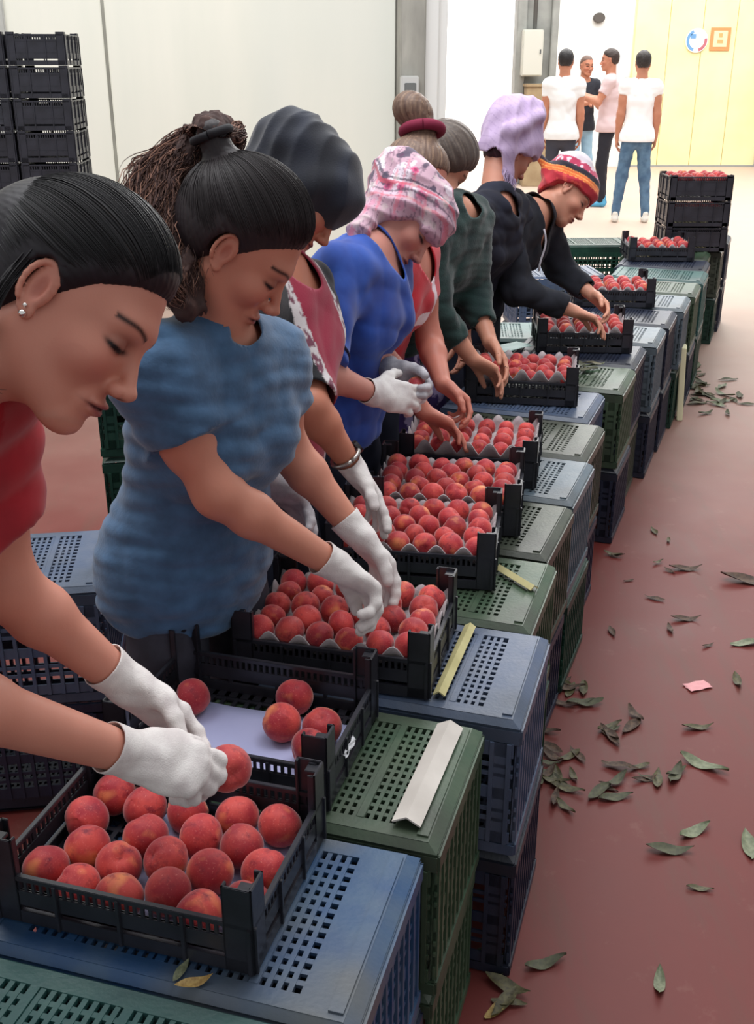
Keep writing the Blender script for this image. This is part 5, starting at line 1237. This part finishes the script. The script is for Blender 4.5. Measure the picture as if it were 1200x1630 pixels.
def leaf_mesh(seed, L=1.0, curlv=0.15):
    g = random.Random(seed); V = []; F = []; n = 10
    for i in range(n+1):
        t = i/n; w = 0.16*math.sin(math.pi*min(1, t*0.97+0.02))**0.8*(1.15-0.4*t); x = (t-0.5); bend = (curlv*(t-0.5)**2*2+0.03*math.sin(t*9+seed))*0.45
        V += [(x, w, bend+0.025*math.sin(t*7+seed)), (x, w*0.5, bend-0.02), (x, 0, bend-0.035), (x, -w*0.5, bend-0.015), (x, -w, bend+0.03*math.cos(t*6+seed))]
    for i in range(n):
        for j in range(4): a = i*5+j; F.append((a, a+5, a+6, a+1))
    me = bpy.data.meshes.new('leaf'); z0 = min(v[2] for v in V); me.from_pydata([(x, y, z-z0) for x, y, z in V], [], F); me.shade_smooth(); return me
LM = [leaf_mesh(k, curlv=0.1+0.25*(k % 3)) for k in range(6)]
LC = [mat('leaf_green', (88, 88, 64), rough=0.7, noise=(70, 70, 54), scale=9), mat('leaf_pale', (128, 132, 104), rough=0.6, noise=(98, 104, 80), scale=9), mat('leaf_dry', (98, 76, 60), rough=0.7, noise=(62, 46, 38), scale=9),
      mat('leaf_yellow', (178, 150, 88), rough=0.6, noise=(140, 110, 60), scale=9), mat('leaf_olive', (96, 90, 58), rough=0.6, noise=(66, 60, 40), scale=9)]
def leaf(x, y, s, rz, c, label=None, group=None, z=0.002, tilt=0.0):
    o = bpy.data.objects.new('leaf', LM[rnd.randrange(6)]); COL.objects.link(o); o.location = (x, y, z); o.scale = (s, s, s); o.rotation_euler = (R_(rnd.uniform(-6, 6)), R_(tilt), R_(rz)); set_mat(o, LC[c])
    tag(o, label or 'fallen green-brown peach leaf on the red floor', 'leaf', group or 'leaves scattered on the red floor'); return o
NL = [(0.760, 2.062, 0.10, 30, 1, 'pale green leaf on the red floor, the brightest, pointing away from the crates'), (0.683, 1.995, 0.11, -5, 0, 'dull green leaf lying under the brightest pale leaf'), (0.566, 1.607, 0.075, 75, 1, 'small bright green leaf near the bottom edge of the floor'),
      (0.345, 1.655, 0.095, 20, 0, 'crumpled dark green leaf on the floor beside the near crates'), (0.240, 1.545, 0.085, 40, 3, 'yellow leaf at the foot of the nearest crates'), (0.887, 2.494, 0.09, 4, 4, 'thin olive leaf on the open red floor, below the pink scrap'),
      (0.856, 2.322, 0.13, -35, 1, 'long pale leaf slanting on the floor at right'), (0.875, 2.017, 0.11, 80, 1, 'pale leaf cut by the right edge of the view, lower'), (1.176, 2.962, 0.12, 10, 1, 'pale leaf cut by the right edge of the view, upper'),
      (0.72, 1.87, 0.06, -10, 4, 'tiny thin leaf in the open floor at lower right'), (1.02, 3.12, 0.10, 0, 2, 'flat brown leaf lying alone on the middle of the floor'), (1.32, 3.40, 0.20, -12, 2, 'long dark twig-like leaf on the floor at right edge'),
      (1.12, 3.50, 0.12, 0, 2, 'dark dry leaf on the floor beside the fifth stacks')]
for q in NL: leaf(q[0], q[1], q[2], q[3], q[4], q[5])
g = random.Random(5)
CN = {0: 'green', 1: 'pale', 2: 'brown', 3: 'yellow', 4: 'olive'}
def scatter(n, cx, cy, sx, sy, lb, gr, cs=(0, 2, 4), s=(0.05, 0.10)):
    """lb says where the clump lies; each leaf adds its own size, colour and direction"""
    for i in range(n):
        x, y, sz, rz, c = g.gauss(cx, sx), g.gauss(cy, sy), g.uniform(*s), g.uniform(0, 360), g.choice(cs)
        a = (s[1]-s[0])/3; size = 'small' if sz < s[0]+a else 'medium' if sz < s[0]+2*a else 'long'
        dr = ('crosswise', 'slanting right', 'lengthwise', 'slanting left')[int(((rz+22.5) % 180)//45)]
        fb = ('far' if y > cy else 'near')+(' right' if x > cx else ' left')
        leaf(x, y, sz, rz, c, '%s %s leaf lying %s, %s part of the %s' % (size, CN[c], dr, fb, lb), gr, z=0.002+g.uniform(0, 0.006))
scatter(16, 0.60, 2.28, 0.10, 0.05, 'clump beside third stack', 'leaf clump beside the third and fourth stacks')
scatter(6, 0.66, 2.44, 0.04, 0.05, 'clump beside third stack', 'leaf clump beside the third and fourth stacks')
scatter(10, 0.47, 2.28, 0.03, 0.07, 'heap at near green stack', 'leaves at the foot of the near stacks')
scatter(8, 0.58, 2.72, 0.025, 0.07, 'heap at fifth stack', 'leaves at the foot of the fifth stacks')
scatter(7, 0.24, 1.60, 0.02, 0.05, 'heap at nearest stack', 'leaves at the foot of the nearest stack', cs=(0, 4))
scatter(34, 1.80, 5.85, 0.09, 0.35, 'big far heap', 'leaf heap beside the far crates', cs=(0, 1, 4), s=(0.08, 0.15))
scatter(16, 2.2, 5.6, 0.25, 0.5, 'scatter beyond far heap', 'leaves strewn near the far crates', s=(0.07, 0.14))
scatter(14, 1.0, 3.4, 0.12, 0.5, 'scatter along middle stacks', 'dry leaves along the middle stacks', cs=(2, 4), s=(0.04, 0.08))
leaf(-0.235, 1.03, 0.05, 20, 3, 'small yellowed leaf on the blue crate in front of the nearest tray', 'leaves on the crates', z=TOP+0.001); leaf(-0.255, 1.05, 0.04, 70, 1, 'small pale leaf on the blue crate in front of the nearest tray', 'leaves on the crates', z=TOP+0.001)
for i in range(7): leaf(0.80+g.uniform(-.05, .06), 4.02+g.uniform(-.06, .06), g.uniform(0.06, 0.11), g.uniform(0, 360), g.choice((0, 1, 4)), ('tiny', 'small', 'broad', 'narrow', 'curled', 'flat', 'topmost')[i]+' green leaf on the crates by the striped-headscarf tray corner', 'leaves on the crates by the striped headscarf', z=TOP+0.002+i*0.002)
PINK = mat('pink_paper', (222, 158, 160), rough=0.8)
s_ = sheet(0.947, 2.71, 0.004, 20, 0.075, 0.045, 'small pink paper scrap on the red floor', PINK)
# crumpled white glove and black bag resting on the crate behind the nearest tray
f = Fld(); hand_ops(f, (-0.66, 1.66, 0.30), (0.9, 0.35, 0.0), (0, 0, -1), 'L', 0.95, curl=(8, 6, 10, 12), thumb=(35, 10)); f.disp(wob(4, 90, 0.002, 5))
P, F = f.nets(0.003); P += np.array([-0.745+0.60, 2.50-1.70, 0.004-P[:, 2].min()]); o = link_mesh('glove', np_mesh('glove', P, F), GLOVE); tag(o, 'white cotton glove dropped on the floor behind the wrists of the nearest woman', 'glove')
# pale board lying beside the far trays and pallet edge
sheet(0.52, 4.30, TOP+0.012, 40, 0.26, 0.10, 'pale green board lying left of the striped-headscarf tray', mat('pale_teal_board', (150, 188, 184), rough=0.5), name='board', cat='board')
# cream post standing against the far stacks
mb = MB(); Mx = Matrix.Translation((1.555, 5.30, 0)) @ Matrix.Rotation(R_(-16), 4, 'Z') @ Matrix.Rotation(R_(-3), 4, 'Y'); mb.box(0.0, 0.03, -0.05, 0.05, 0, 0.38, Mx)
tag(mb.build('plank', mat('cream_plank', (226, 220, 184), rough=0.7), bevel=0.004), 'cream plank leaning upright against the middle of the row', 'plank')
